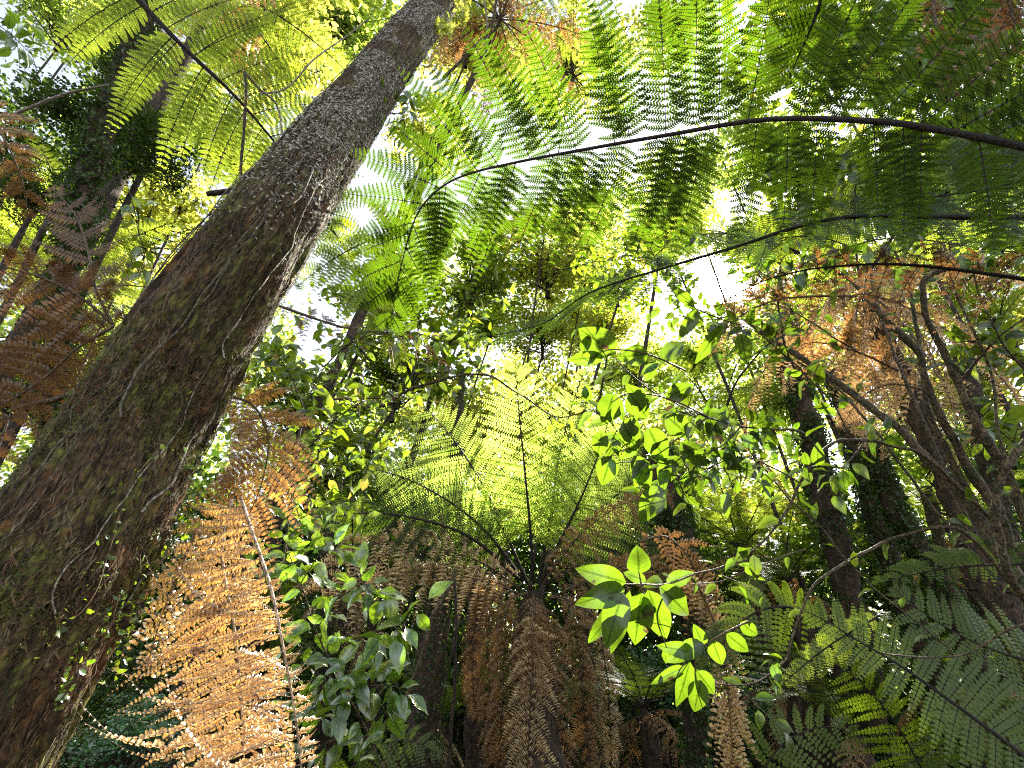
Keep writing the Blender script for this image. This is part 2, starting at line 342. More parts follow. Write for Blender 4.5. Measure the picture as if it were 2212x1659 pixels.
# ------------------------------------------------------------------ LARGE STRUCTURE: ground, far wood, trees
def ground():
    n = 120; xs = np.linspace(-60, 60, n); ys = np.linspace(-20, 100, n); X, Y = np.meshgrid(xs, ys)
    Z = (fbm(np.stack([X*.15, Y*.15, X*0], -1), 4) - .5)*1.2 - .0 + np.clip((Y-14)*.02, 0, 3)
    Z = Z*np.clip(np.hypot(X, Y)/4, .15, 1)
    V = np.stack([X, Y, Z], -1).reshape(-1, 3); i = np.arange(n-1)[:, None]*n + np.arange(n-1)[None]
    F = np.stack([i, i+1, i+n+1, i+n], -1).reshape(-1, 4); mb = MB(); mb.add(V, F)
    tag(obj('ground', mb, M['litter'], None, True), None, None, None, 'structure')
ground()
def rand_leaves(mb, T, pos, size, flat=.6, m=0, rn=None, wid=1.0, out=None):
    """leaves at pos, blades facing mostly up (flat) or outward"""
    rn = rn or rng; n = len(pos)
    N = rn.normal(0, 1, (n, 3))*(1-flat) + (UP if out is None else out)*flat; N = nz(N)
    D = nz(np.cross(N, nz(rn.normal(0, 1, (n, 3))))); Y = np.cross(N, D); sz = (size*(1 + rn.normal(0, .25, n)).clip(.4, 1.8))[:, None]
    scatter(mb, T, pos, D*sz, Y*sz*wid, N*sz, m)
# the dense forest far behind, one mass of leaves
def far_wood():
    rn = np.random.default_rng(3); n = 150000
    a = rn.uniform(R(-62), R(62), n); d = rn.uniform(24, 34, n); h = rn.random(n)**.8
    top = 15 + 12*noise3(np.stack([a*7, a*0, a*0], -1)) + 4*noise3(np.stack([a*23, a*0+3, a*0], -1))
    z = h*top; keep = noise3(np.stack([a*24, z*.6, d*.3], -1)) > np.where(z < 7, .22, .40 + .10*(z/25))
    pos = np.stack([np.sin(a)*d, np.cos(a)*d, z], -1); dd = nz(pos-EYE)@sun_dir; ea = np.degrees(np.arccos(np.clip(dd, -1, 1))); keep &= ea > 7 + 6*noise3(pos*.35)
    pos = pos[keep]
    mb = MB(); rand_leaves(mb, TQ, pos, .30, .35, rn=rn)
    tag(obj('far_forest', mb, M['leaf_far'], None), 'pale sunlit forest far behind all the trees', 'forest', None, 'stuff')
far_wood()
def thicket():
    rn = np.random.default_rng(4); n = 90000
    a = rn.uniform(R(-60), R(60), n); d = rn.uniform(15, 22, n); top = 3.5 + 4.5*noise3(np.stack([a*9, a*0, a*0+5], -1)); z = rn.random(n)**.9*top
    mb = MB(); rand_leaves(mb, TQ, np.stack([np.sin(a)*d, np.cos(a)*d, z], -1), .22, .4, rn=rn)
    tag(obj('undergrowth', mb, M['leaf_dark'], None), 'dark green undergrowth low between the farther trunks', 'undergrowth', None, 'stuff')
thicket()
# crowns of leaves, built once in several shapes at a radius of 1 m and shared
def crown_mesh(seed, mat, nclump=46, per=95, leaf=.075, T=TLs, spread=.17, wid=.75):
    rn = np.random.default_rng(seed); mb = MB(); br = MB()
    d = nz(rn.normal(0, 1, (nclump, 3))); r = rn.random(nclump)**.45; c = d*r[:, None]*np.array([1, 1, .8])
    for i in range(nclump):
        k = int(per*rn.uniform(.5, 1.4)); s = spread*rn.uniform(.6, 1.3)
        pos = c[i] + rn.normal(0, 1, (k, 3))*s*np.array([1, 1, .55])
        rand_leaves(mb, T, pos, leaf*rn.uniform(.8, 1.2), .55, rn=rn, wid=wid)
        mid = c[i]*.5 + np.array([0, 0, -.25]) + rn.normal(0, .07, 3)
        z0 = rn.uniform(-.8, .1); tube(br, spline([(0, 0, z0), mid*.6 + np.array([0, 0, z0*.4]), c[i]], 7), np.linspace(.015, .004, 7), 5, closed=False)
        for q in range(3):
            e = c[i] + rn.normal(0, 1, 3)*s*1.3; tube(br, spline([c[i]*.9 + mid*.1, c[i]*.5+e*.5+rn.normal(0, .03, 3), e], 4), np.linspace(.008, .003, 4), 3, closed=False)
    tube(br, spline([(0, 0, -.9), (.03, .02, -.3), (-.02, .03, .3)], 8), np.linspace(.035, .01, 8), 6, closed=False)
    return mb.mesh('crown', [M[mat]]), br.mesh('limbs', [M['bark_brown']], True)
CR = {}
for i in range(3):
    CR['far', i] = crown_mesh(10+i, 'leaf_far'); CR['sun', i] = crown_mesh(20+i, 'leaf_sunlit', 40, 90)
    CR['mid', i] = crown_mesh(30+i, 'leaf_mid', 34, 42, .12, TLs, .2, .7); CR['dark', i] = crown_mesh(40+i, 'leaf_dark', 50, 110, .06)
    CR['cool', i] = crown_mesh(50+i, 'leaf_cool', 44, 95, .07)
def broad_tree(u, v, z, rpx, style, label, trunk_r=.12, i=0, lean=(0, 0), group='leafy trees of the forest', bark='bark_brown', flat=.85, trunk=True):
    c = P(u, v, z); r = rpx/F_*z
    b = np.array([c[0]+lean[0], c[1]+lean[1], 0.0]); t = thing('broadleaf_tree', label, 'tree', b, group)
    rel = c - b
    cm, lm = CR[style, i % 3]
    for me, nm in ((cm, 'crown'), (lm, 'limbs')):
        o = obj(nm, me, None, t); o.location = rel; o.scale = (r, r, r*flat); o.rotation_euler = (0, 0, i*2.1+u)
    if trunk:
        mb = MB(); q = spline([b, b*.5+c*.5+np.array([.12*math.sin(u), .1, 0]), c - np.array([0, 0, r*.6])], 16)
        tube(mb, q, np.linspace(trunk_r*1.25, trunk_r*.6, 16), 10, lump=.25, seed=i); obj('trunk', mb, M[bark], t, True)
    return t
# broadleaf trees: centre in the picture, depth, radius, kind of leaf
BT = [
 (60, 330, 6, 150, 'dark', 'dark leafed tree behind the brown fronds at the left edge of the forest'),
 (215, 270, 4.4, 120, 'dark', 'dark clump of tiny leaves around the ivy trunk at the upper left'),
 (90, 430, 4.6, 80, 'dark', 'lower dark clump of tiny leaves beside the ivy trunk at the upper left'),
 (330, 330, 5, 80, 'dark', 'dark leafy crown between the ivy trunk and the bright frond'),
 (330, 470, 7, 170, 'sun', 'glowing yellow leafed tree left of the big mossy trunk'),
 (150, 560, 9, 190, 'sun', 'sunny yellow green tree behind the brown dead fronds beside the big trunk'),
 (60, 820, 7, 150, 'far', 'light green tree seen through the lowest brown fronds at the left edge'),
 (290, 760, 8, 130, 'far', 'bright green tree behind the bent grey limb of the big trunk'),
 (560, 60, 9, 200, 'sun', 'tall yellow green tree top behind the bright frond, left of the mossy trunk tip'),
 (730, 30, 12, 150, 'far', 'pale green tree crown just left of the top of the mossy trunk'),
 (240, 0, 12, 110, 'far', 'pale canopy tree at the top edge behind the base of the bright frond'),
 (330, 200, 12, 120, 'far', 'pale canopy tree behind the left leaflets of the bright frond'),
 (500, 300, 12, 110, 'far', 'pale canopy tree behind the end of the bright frond'),
 (160, 60, 9, 110, 'far', 'small pale tree crown near the white sky in the upper left corner'),
 (1010, 90, 8, 120, 'sun', 'yellow green tree crown touching the top of the mossy trunk'),
 (930, 300, 11, 90, 'sun', 'small yellow crown between the mossy trunk and the long dark frond'),
 (1230, 120, 11, 130, 'sun', 'yellow tree crown glowing behind the leaflets of the long dark frond'),
 (1730, 60, 7, 170, 'mid', 'broad green tree with larger leaves above the stalk of the long dark frond'),
 (1980, 120, 6, 190, 'mid', 'dense green tree with larger leaves behind the reddish frond hanging at the top'),
 (2160, 330, 7, 170, 'mid', 'green tree behind the thick end of the long dark frond stalk'),
 (1830, 400, 8, 150, 'mid', 'green tree seen between the two long dark frond stalks'),
 (1640, 330, 9, 110, 'far', 'light green crown above the sun under the long dark frond'),
 (2090, 560, 9, 130, 'far', 'pale crown at the right edge behind the thin stalk with brown leaflets'),
 (1280, 460, 14.5, 100, 'far', 'light green crown under the middle of the long dark frond'),
 (1180, 560, 9, 130, 'sun', 'yellow green crown under the leaflet tips of the long dark frond'),
 (1020, 610, 8, 110, 'mid', 'leafy green crown right of the mossy trunk below the frond tip'),
 (820, 640, 7, 110, 'mid', 'green leafy crown just right of the middle of the mossy trunk'),
 (650, 880, 6, 150, 'mid', 'bright leafy tree right of the mossy trunk above the orange frond'),
 (860, 800, 7, 150, 'mid', 'leafy green tree left of the glowing fronds of the central tree fern'),
 (760, 1010, 7, 150, 'far', 'fine leafed green tree behind the left fronds of the central tree fern'),
 (640, 1120, 9, 150, 'cool', 'blue green shrubby tree behind the glossy leaved shrub'),
 (880, 1130, 12, 150, 'cool', 'cool green crown behind the grey dead fronds of the central tree fern'),
 (980, 960, 13, 150, 'sun', 'yellow crown far behind the left of the central tree fern'),
 (1180, 900, 14, 170, 'sun', 'bright yellow crown far behind the top of the central tree fern'),
 (1250, 700, 14, 90, 'far', 'pale crown far behind the shadowed round leaf'),
 (1380, 1010, 12, 140, 'sun', 'yellow crown far behind the leafy branch right of the central tree fern'),
 (1340, 1180, 13, 150, 'far', 'pale green crown far behind the right fronds of the central tree fern'),
 (1560, 1150, 14, 170, 'sun', 'yellow green crown far behind the branches of the many stemmed shrub'),
 (1640, 1330, 12, 150, 'far', 'pale crown behind the low arching branch of the many stemmed shrub'),
 (1700, 820, 10, 130, 'far', 'light crown behind the straight grey stem of the many stemmed shrub'),
 (1900, 620, 11, 130, 'sun', 'yellow crown behind the forked upper stems of the many stemmed shrub'),
 (2080, 800, 11, 170, 'sun', 'bright yellow crown behind the right stems of the many stemmed shrub'),
 (2170, 980, 9, 140, 'far', 'light green crown at the right edge above the stems fork'),
 (2000, 980, 13, 140, 'far', 'far pale crown between the stems of the many stemmed shrub'),
 (2140, 1300, 12, 170, 'sun', 'yellow crown at the right edge behind the comb like frond'),
 (1960, 1560, 12, 130, 'far', 'pale green low crown behind the silvery frond'),
 (1640, 1540, 9, 110, 'cool', 'cool green bush low down right of the orange hanging frond'),
 (1420, 1480, 10, 120, 'cool', 'cool dark bush behind the small black tree fern'),
 (1000, 1480, 10, 150, 'dark', 'dark bush behind the thin trunks left of the central tree fern'),
 (780, 1520, 9, 150, 'dark', 'dark bush behind the leaning green pole'),
 (1260, 1500, 9, 120, 'dark', 'dark bush right behind the skirt of the central tree fern'),
 (560, 1350, 7, 150, 'dark', 'dark bush behind the orange frond'),
 (1170, 710, 11, 95, 'sun', 'yellow green crown filling the gap above the central tree fern'),
 (1310, 700, 11.5, 85, 'sun', 'yellow green crown behind the round striped leaves'),
 (1060, 690, 11, 80, 'far', 'light crown behind the tip of the second long frond'),
 (290, 1590, 3.4, 110, 'cool', 'green bush low between the mossy trunk and the orange frond'),
 (480, 1640, 5, 110, 'cool', 'green bush low behind the orange frond'),
 (350, 1500, 6, 150, 'dark', 'dark bush between the mossy trunk and the orange frond'),
 (1440, 500, 9, 90, 'far', 'fine leafed crown up and left of the sun'),
 (1640, 520, 9, 80, 'far', 'fine leafed crown up and right of the sun'),
 (1260, 560, 10, 90, 'far', 'fine leafed crown between the two long stalks left of the sun'),
 (2000, 1250, 10, 120, 'far', 'pale crown behind the right ivy covered trunks'),
 (1330, 610, 7, 80, 'mid', 'leafy tree left of the sun under the second long frond'),
 (1420, 520, 7.5, 60, 'mid', 'small leafy crown left of the sun above the second long frond'),
 (1790, 500, 12, 110, 'far', 'light crown to the upper right of the sun'),
 (1370, 800, 14, 80, 'far', 'light crown to the lower left of the sun'),
 (1700, 700, 12, 100, 'far', 'light crown to the lower right of the sun'),
 (1480, 400, 13, 100, 'far', 'light crown straight above the sun behind the leaflet tips'),
 (1440, 60, 12, 90, 'far', 'light crown at the top edge behind the leaflets of the long dark frond'),
 (1490, 760, 13, 90, 'far', 'light crown straight below the sun behind the pale grey green leaves'),
]
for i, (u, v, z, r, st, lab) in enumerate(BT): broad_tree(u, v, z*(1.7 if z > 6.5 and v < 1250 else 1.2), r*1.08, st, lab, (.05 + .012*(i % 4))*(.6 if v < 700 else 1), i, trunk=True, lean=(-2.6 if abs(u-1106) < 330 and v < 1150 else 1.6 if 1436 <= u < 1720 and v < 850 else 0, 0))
# ------------------------------------------------------------------ tree ferns made of shared frond meshes
def arch(L, e0, e1, n=9, side=0):
    e = np.radians(np.linspace(e0, e1, n)); s = L/(n-1); x = np.r_[0, np.cumsum(np.cos(e[:-1])*s)]; z = np.r_[0, np.cumsum(np.sin(e[:-1])*s)]
    return np.stack([x, side*x*x, z], -1)
FD = {}
def frond_data(key, mat, rib, L, e0, e1, pl, npairs, pw, npn, seed, lod=T1, droop=.12, **kw):
    rn = np.random.default_rng(seed); tmp = bpy.data.objects.new('tmp', None)
    bl = frond(None, arch(L, e0, e1, side=rn.normal(0, .04)), UP + np.array([-.3, 0, 0]), pl, npairs, pw, npn, (M[mat], M[rib]), r0=.011*L/2, lod=lod, droop=droop, rn=rn, start=.1, **kw)
    st = bl.children[0]; FD[key] = (bl.data, st.data)
    bpy.data.objects.remove(st); bpy.data.objects.remove(bl); bpy.data.objects.remove(tmp)
for i in range(3):
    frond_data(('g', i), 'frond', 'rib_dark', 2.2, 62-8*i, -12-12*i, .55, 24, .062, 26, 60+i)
    frond_data(('b', i), 'frond_sunlit', 'rib_dark', 2.2, 58-8*i, -10-14*i, .55, 24, .062, 26, 70+i)
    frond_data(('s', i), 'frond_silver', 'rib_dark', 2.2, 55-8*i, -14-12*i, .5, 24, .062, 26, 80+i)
    frond_data(('d', i), 'dead', 'rib_brown', 1.7, 5-20*i, -88, .38, 22, .06, 18, 90+i, T1c, .7, miss=.12, fold=.5, jit=.2, angj=.2)
    frond_data(('h', i), 'dead_grey', 'rib_brown', 1.6, -5-20*i, -88, .36, 20, .06, 18, 95+i, T1c, .8, miss=.12, fold=.5, jit=.2, angj=.2)
def place_frond(t, key, loc, az, tilt=0, roll=0, s=1):
    b, st = FD[key]; o = bpy.data.objects.new('dead_frond' if key[0] in 'dh' else 'frond', b); C.objects.link(o); o.parent = t
    o.location = tuple(loc); o.rotation_euler = (roll, -tilt, az); o.scale = (s, s, s)
    q = bpy.data.objects.new('stalk', st); C.objects.link(q); q.parent = o
    return o
def fern_trunk_mb(b, c, r, seed=0, spikes=260, n=30):
    mb = MB(); q = spline([b, b*.5+c*.5+np.array([.04, .03, 0]), c], n); tube(mb, q, np.linspace(r*1.2, r, n)*np.r_[np.ones(n-4), [.9, .75, .55, .3]], 18, lump=.5, seed=seed)
    rn = np.random.default_rng(seed); k = rn.integers(0, n, spikes); th = rn.uniform(0, 6.28, spikes); O = q[k] + np.stack([np.cos(th)*r, np.sin(th)*r, rn.normal(0, .03, spikes)], -1)
    D = nz(np.stack([np.cos(th), np.sin(th), rn.uniform(-1.4, 1.2, spikes)], -1)); ln = rn.uniform(.04, .13, spikes)[:, None]
    S = nz(np.cross(D, UP)); scatter(mb, T_blade(.3, .3, 2), O, D*ln, S*ln*.28, np.cross(D, S)*ln); return mb
def tree_fern(u, v, z, label, s=1.0, nf=12, kind='g', nd=5, dk='d', r=.1, lean=(0, 0), tilt=0, group='tree ferns in the forest', base=0, seed=1, az=None, ivy=False):
    c = P(u, v, z); b = np.array([c[0]+lean[0], c[1]+lean[1], base]); t = thing('tree_fern', label, 'tree fern', b, group); rn = np.random.default_rng(seed)
    obj('trunk', fern_trunk_mb(b, c, r, seed), M['bark_fern'], t, True)
    rel = c - b
    for i in range(nf):
        a = i*2*math.pi/nf + rn.normal(0, .15); place_frond(t, (kind, int(rn.integers(0, 3))), rel, a, tilt + rn.normal(0, .16), rn.normal(0, .12), s*rn.uniform(.85, 1.1))
    for i in range(nd):
        a = i*2*math.pi/max(nd, 1) + rn.normal(0, .3); place_frond(t, (dk, int(rn.integers(0, 3))), rel - np.array([0, 0, .06]), a, rn.normal(0, .1), rn.normal(0, .2), s*rn.uniform(.7, 1.1))
    return t
def ivy_trunk(pts, rpx, label, n=2600, leaf=.035, name='ivy_covered_trunk', cat='tree', group='ivy covered trunks', mat='leaf_dark', seed=0, puff=.5, bark='bark_fern', ivy=True, lump=.35, smooth=True):
    """pts (u, v, z) from the bottom to the top; rpx the half width in the picture"""
    q = np.array([P(*p) for p in pts]); c = spline(q, 44); zz = np.interp(np.linspace(0, 1, 44), np.linspace(0, 1, len(pts)), [p[2] for p in pts])
    rp = np.interp(np.linspace(0, 1, 44), np.linspace(0, 1, len(rpx)), rpx); r = rp/F_*zz
    t = thing(name, label, cat, c[0], group); mb = MB(); tube(mb, c, r*(.8 if ivy else 1), 20, lump=lump, seed=seed); obj('trunk', mb, M[bark], t, smooth)
    if ivy:
        rn = np.random.default_rng(seed+5); k = rn.uniform(0, 43, int(n*1.7)); th = rn.uniform(0, 6.28, len(k)); kc = np.stack([np.interp(k, np.arange(44), c[:, i]) for i in range(3)], -1)
        T = tangents(c); tt = T[k.astype(int)]; A = nz(np.cross(tt, UP + .1)); B = np.cross(tt, A); rad = np.interp(k, np.arange(44), r)
        o = A*np.cos(th)[:, None] + B*np.sin(th)[:, None]; nn = noise3((kc + o*.2)*5 + seed)
        keep = nn > .3; pos = kc + o*(rad*(.85 + puff*nn*rn.random(len(k))))[:, None]
        lm = MB(); rand_leaves(lm, TQ, pos[keep][:n], leaf, .6, rn=rn, out=(o*.8+UP*.25)[keep][:n]); obj('ivy', lm, M[mat], t)
    return t
# ---- ivy covered trunks and bare trunks
ivy_trunk([(60, 1300, 4.4), (110, 900, 4.5), (150, 560, 4.6), (205, 330, 4.8), (300, 60, 5.2), (350, -60, 5.4), (380, -160, 5.5)], [24, 24, 26, 30, 26, 22, 18], 'thick dark trunk smothered in tiny ivy leaves at the upper left', 16000, .036, seed=1, puff=1.5)
ivy_trunk([(1950, 1720, 5.5), (1904, 1640, 5.5), (1870, 1443, 5.6), (1790, 1106, 6), (1740, 900, 6.4), (1700, 780, 6.6)], [34, 33, 34, 36, 30, 24], 'ivy covered trunk rising behind the middle of the silvery frond', 9000, .04, seed=2)
ivy_trunk([(2110, 1720, 6.5), (1990, 1400, 6.7), (1900, 1150, 7), (1850, 960, 7.2), (1800, 800, 7.5)], [29, 29, 29, 27, 20], 'ivy covered trunk just right of the straighter ivy trunk', 9000, .04, seed=3)
ivy_trunk([(1500, 1700, 5), (1492, 1300, 5), (1450, 1100, 5.3), (1420, 960, 5.5)], [30, 34, 42, 34], 'dark ivy column behind the large leaved twig', 8000, .035, seed=4)
ivy_trunk([(900, 1720, 4.6), (915, 1600, 4.6), (945, 1300, 4.8), (965, 1170, 5.4), (985, 1000, 6.2), (1000, 800, 7)], [42, 40, 34, 26, 16, 6], 'ivy covered trunk left of the central tree fern', 5200, .032, seed=5)
ivy_trunk([(2212, 1300, 7), (2160, 1100, 7.3), (2110, 900, 7.6), (2080, 760, 8)], [26, 26, 24, 20], 'ivy covered trunk behind the fork of the many stemmed shrub', 2600, .04, seed=6)
ivy_trunk([(2150, 1480, 8), (2090, 1330, 8.2), (2040, 1210, 8.5), (2000, 1050, 8.8)], [16, 16, 15, 14], 'slender mossy trunk leaning behind the comb like frond', 1800, .035, seed=7)
ivy_trunk([(690, 1720, 6), (700, 1400, 6), (715, 1150, 6.3)], [20, 20, 20], 'narrow ivy trunk behind the glossy leaved shrub', 1800, .035, seed=8)
ivy_trunk([(2260, 1760, 5), (2157, 1545, 5.1), (2039, 1275, 5.2), (1937, 1106, 5.4), (1880, 960, 5.6)], [32, 32, 31, 29, 24], 'dark ivy flecked trunk leaning behind the silvery frond at the right', 7000, .035, mat='leaf_dark', puff=.25, name='dead_tree_fern', bark='bark_fern', group='bare dark trunks', seed=9, lump=.22)
ivy_trunk([(1800, 1720, 6), (1786, 1612, 6), (1752, 1427, 6), (1740, 1330, 6.1)], [18, 18, 17, 12], 'dark broken trunk under the bright yellow frond leaflet', ivy=False, name='dead_tree_fern', group='bare dark trunks', seed=10, lump=.2)
ivy_trunk([(1870, 1720, 7), (1853, 1600, 7), (1800, 1410, 7), (1775, 1300, 7.2)], [10, 10, 10, 8], 'thin dark trunk between the broken trunk and the ivy trunk', ivy=False, name='dead_tree_fern', group='bare dark trunks', seed=11)
ivy_trunk([(1720, 1720, 7), (1712, 1500, 7), (1690, 1400, 7)], [15, 14, 12], 'dark trunk right of the orange hanging frond', ivy=False, name='dead_tree_fern', group='bare dark trunks', seed=12)
ivy_trunk([(1022, 1720, 6), (1022, 1500, 6), (1026, 1250, 6.2)], [18, 18, 17], 'straight black trunk left of the shaggy fern trunk', ivy=False, name='dead_tree_fern', group='bare dark trunks', seed=13)
ivy_trunk([(800, 1720, 6.5), (806, 1480, 6.5), (812, 1300, 6.6)], [16, 16, 15], 'dark trunk in the shade left of the leaning green pole', ivy=False, name='dead_tree_fern', group='bare dark trunks', seed=14)
ivy_trunk([(1265, 1720, 7), (1270, 1500, 7), (1262, 1200, 7)], [20, 20, 18], 'shaded trunk right behind the central tree fern', 1600, .04, seed=15)
# ---- the big mossy trunk
def big_trunk():
    key = [(-190, 1800, 1.05, 225), (-30, 1480, 1.15, 203), (85, 1290, 1.25, 180), (205, 1090, 1.38, 158), (315, 900, 1.55, 135), (440, 700, 1.72, 119), (572, 505, 1.95, 103), (670, 370, 2.3, 84), (750, 262, 2.75, 68), (845, 130, 3.4, 52), (925, 30, 4.1, 43), (1000, -70, 4.9, 36)]
    n, k = 520, 260; kp = np.array([P(*q[:3]) for q in key]); c = spline(kp, n); ti = np.linspace(0, len(key)-1, n)
    r = np.interp(ti, np.arange(len(key)), [q[3]/F_*q[2]*.90 for q in key]); T = tangents(c); a = nz(np.cross(T[0], [0, 1, .2])); A = np.zeros((n, 3))
    for i in range(n): a = nz(a - T[i]*np.dot(a, T[i])); A[i] = a
    B = np.cross(T, A); th = np.linspace(0, 2*math.pi, k, endpoint=False)
    ring = A[:, None]*np.cos(th)[None, :, None] + B[:, None]*np.sin(th)[None, :, None]
    s = np.r_[0, np.cumsum(np.linalg.norm(np.diff(c, axis=0), axis=1))]
    p = np.stack([np.cos(th)[None]*1.0 + 0*s[:, None], np.sin(th)[None] + 0*s[:, None], np.broadcast_to(s[:, None], (n, k))], -1)
    d = (fbm(p*np.array([2.2, 2.2, 1.4]), 3)-.45)*.14 + (fbm(p*np.array([9, 9, 3.5])+5, 4)-.45)*.20 + (noise3(p*np.array([28, 28, 14])+9)-.5)*.06 + (noise3(p*np.array([40, 40, 60])+3)-.5)*.035
    ridge = np.abs(fbm(p*np.array([5, 5, .8])+31, 3)-.47)*-.35 + .03
    rad = r[:, None]*(1 + d*1.2 + ridge)
    V = c[:, None] + ring*rad[..., None]
    i = np.arange(n-1)[:, None]*k; j = np.arange(k)[None]; j2 = (j+1) % k
    F = np.stack([i+j, i+j2, i+k+j2, i+k+j], -1).reshape(-1, 4)
    mb = MB(); mb.add(V.reshape(-1, 3), F)
    t = thing('mossy_tree', 'huge leaning mossy trunk with shaggy bark and creeping roots', 'tree', c[0])
    obj('trunk', mb, M['bark_big'], t, True)
    rn = np.random.default_rng(5)
    def surf(ii, tt, off=0.0):
        ii = np.clip(ii, 0, n-1.001); i0 = ii.astype(int); q = (tt % (2*math.pi))/(2*math.pi)*k; j0 = q.astype(int) % k
        o = ring[i0, j0]; return V[i0, j0] + o*(off[..., None] if hasattr(off, 'shape') and off.shape else off), o
    # hairy bark fibres running down the trunk
    m = 17000; ii = rn.uniform(0, n-30, m); tt = rn.uniform(0, 2*math.pi, m); fb = MB()
    P0, O = surf(ii, tt, -.002); ln = rn.uniform(3, 18, m)*n/520; dt = rn.normal(0, .12, m)
    P1, O1 = surf(ii+ln*.5, tt+dt*.5, rn.uniform(0, .010, m)); P2, O2 = surf(ii+ln, tt+dt, rn.uniform(-.003, .014, m))
    w0 = rn.uniform(.0007, .0026, m)[:, None]; S0 = nz(np.cross(P1-P0, O)); Vf = np.stack([P0-S0*w0, P0+S0*w0, P1-S0*w0, P1+S0*w0, P2-S0*w0*.3, P2+S0*w0*.3], 1)
    Ff = np.array([(0, 1, 3, 2), (2, 3, 5, 4)])[None] + (np.arange(m)*6)[:, None, None]; fb.add(Vf, Ff); obj('bark_fibres', fb, M['bark_fibre'], t)
    # moss in patches
    m = 60000; ii = rn.uniform(0, n-1, m); tt = rn.uniform(0, 2*math.pi, m); P0, O = surf(ii, tt, 0.0); nn = fbm(P0*4.5+3, 3); kk = nn > .46 + .10*rn.random(m)
    mo = MB(); rand_leaves(mo, TQ, (P0+O*.004)[kk], .012, .4, rn=rn, out=O[kk], wid=.5); obj('moss', mo, M['moss'], t)
    # grey lichen near the top
    m = 110000; ii = n*rn.beta(2.6, 1.1, m)*.5+n*.5; tt = rn.uniform(0, 2*math.pi, m); P0, O = surf(ii, tt, 0.0); kk = (fbm(P0*3.2+7, 3) > .40)
    li = MB(); rand_leaves(li, TQ, (P0+O*.002)[kk], .019, .8, rn=rn, out=O[kk], wid=.6); obj('lichen', li, M['lichen'], t)
    # thin creeping roots
    for q in range(38):
        i0 = rn.uniform(20, n*.75); L = rn.uniform(60, 190); t0 = rn.uniform(0, 6.28); m = 40; x = np.linspace(0, 1, m)
        wob = np.cumsum(rn.normal(0, .06, m)); wob = np.convolve(wob, np.ones(5)/5, 'same')
        PP, OO = surf(i0 + x*L, t0 + wob + rn.normal(0, .5)*x, np.full(m, .013)); PP = spline(PP[::2], 60)
        rt = MB(); tube(rt, PP, np.linspace(.0038, .0016, 60)*rn.uniform(.5, 1.1), 5); obj('root', rt, M['twig' if q % 3 == 0 else 'root_bark'], t, True)
    # stub and bent limb
    st = MB(); tube(st, spline(px([(545, 402, 2.1), (500, 412, 2.05), (446, 419, 2.0)]), 12), np.linspace(.013, .010, 12), 8, lump=.3); obj('branch_stub', st, M['bark_fern'], t, True)
    lb = MB(); tube(lb, spline(px([(370, 640, 1.85), (335, 655, 1.8), (310, 678, 1.8), (275, 697, 1.8), (240, 735, 1.8), (218, 790, 1.82), (190, 835, 1.85), (120, 862, 1.9), (40, 880, 2.0)]), 40), np.linspace(.014, .010, 40), 10, lump=.25); obj('limb', lb, M['bark_grey'], t, True)
    return surf, n
SURF, SN = big_trunk()
# small creepers with round leaves on the mossy trunk
def creeper(label, i0, L, t0, nl, size, mat='leaf_mid', seed=0, off=.03):
    rn = np.random.default_rng(seed); m = 24; x = np.linspace(0, 1, m)
    PP, OO = SURF(i0 + x*L, t0 + np.sin(x*7+seed)*.10, off*np.abs(np.sin(x*9+seed)) + .008); c = spline(PP[::3], 60)
    t = thing('creeper', label, 'plant', PP[0], 'creepers on the mossy trunk'); st = MB(); tube(st, c, .0013, 4); obj('stem', st, M['bark_fibre'], t)
    k = rn.integers(0, 60, nl); lf = MB(); pos = c[k] + rn.normal(0, .012, (nl, 3)); rand_leaves(lf, TLs, pos, size, .35, rn=rn, out=np.broadcast_to(nz(EYE-c[0])*.7+OO[0]*.5, (nl, 3)), wid=.75); obj('leaves', lf, M[mat], t)
creeper('trailing creeper with small round leaves low on the right flank of the mossy trunk', SN*.12, 80, 3.6, 70, .018, seed=1)
creeper('creeper with yellow green round leaves on the right edge of the mossy trunk', SN*.24, 60, 4.0, 60, .020, seed=2, off=.05)
creeper('small leafed creeper near the foot of the mossy trunk', SN*.09, 60, 3.0, 60, .015, 'leaf_gloss', seed=3)
creeper('glossy creeper in the middle of the mossy trunk', SN*.2, 70, 3.2, 40, .016, 'leaf_gloss', seed=4)
creeper('leafy creeper around the very top of the mossy trunk', SN*.86, 70, 3.0, 320, .05, 'leaf_sunlit', seed=5, off=.16)
creeper('thin creeper across the front of the lower mossy trunk', SN*.15, 90, 2.6, 40, .014, seed=6)

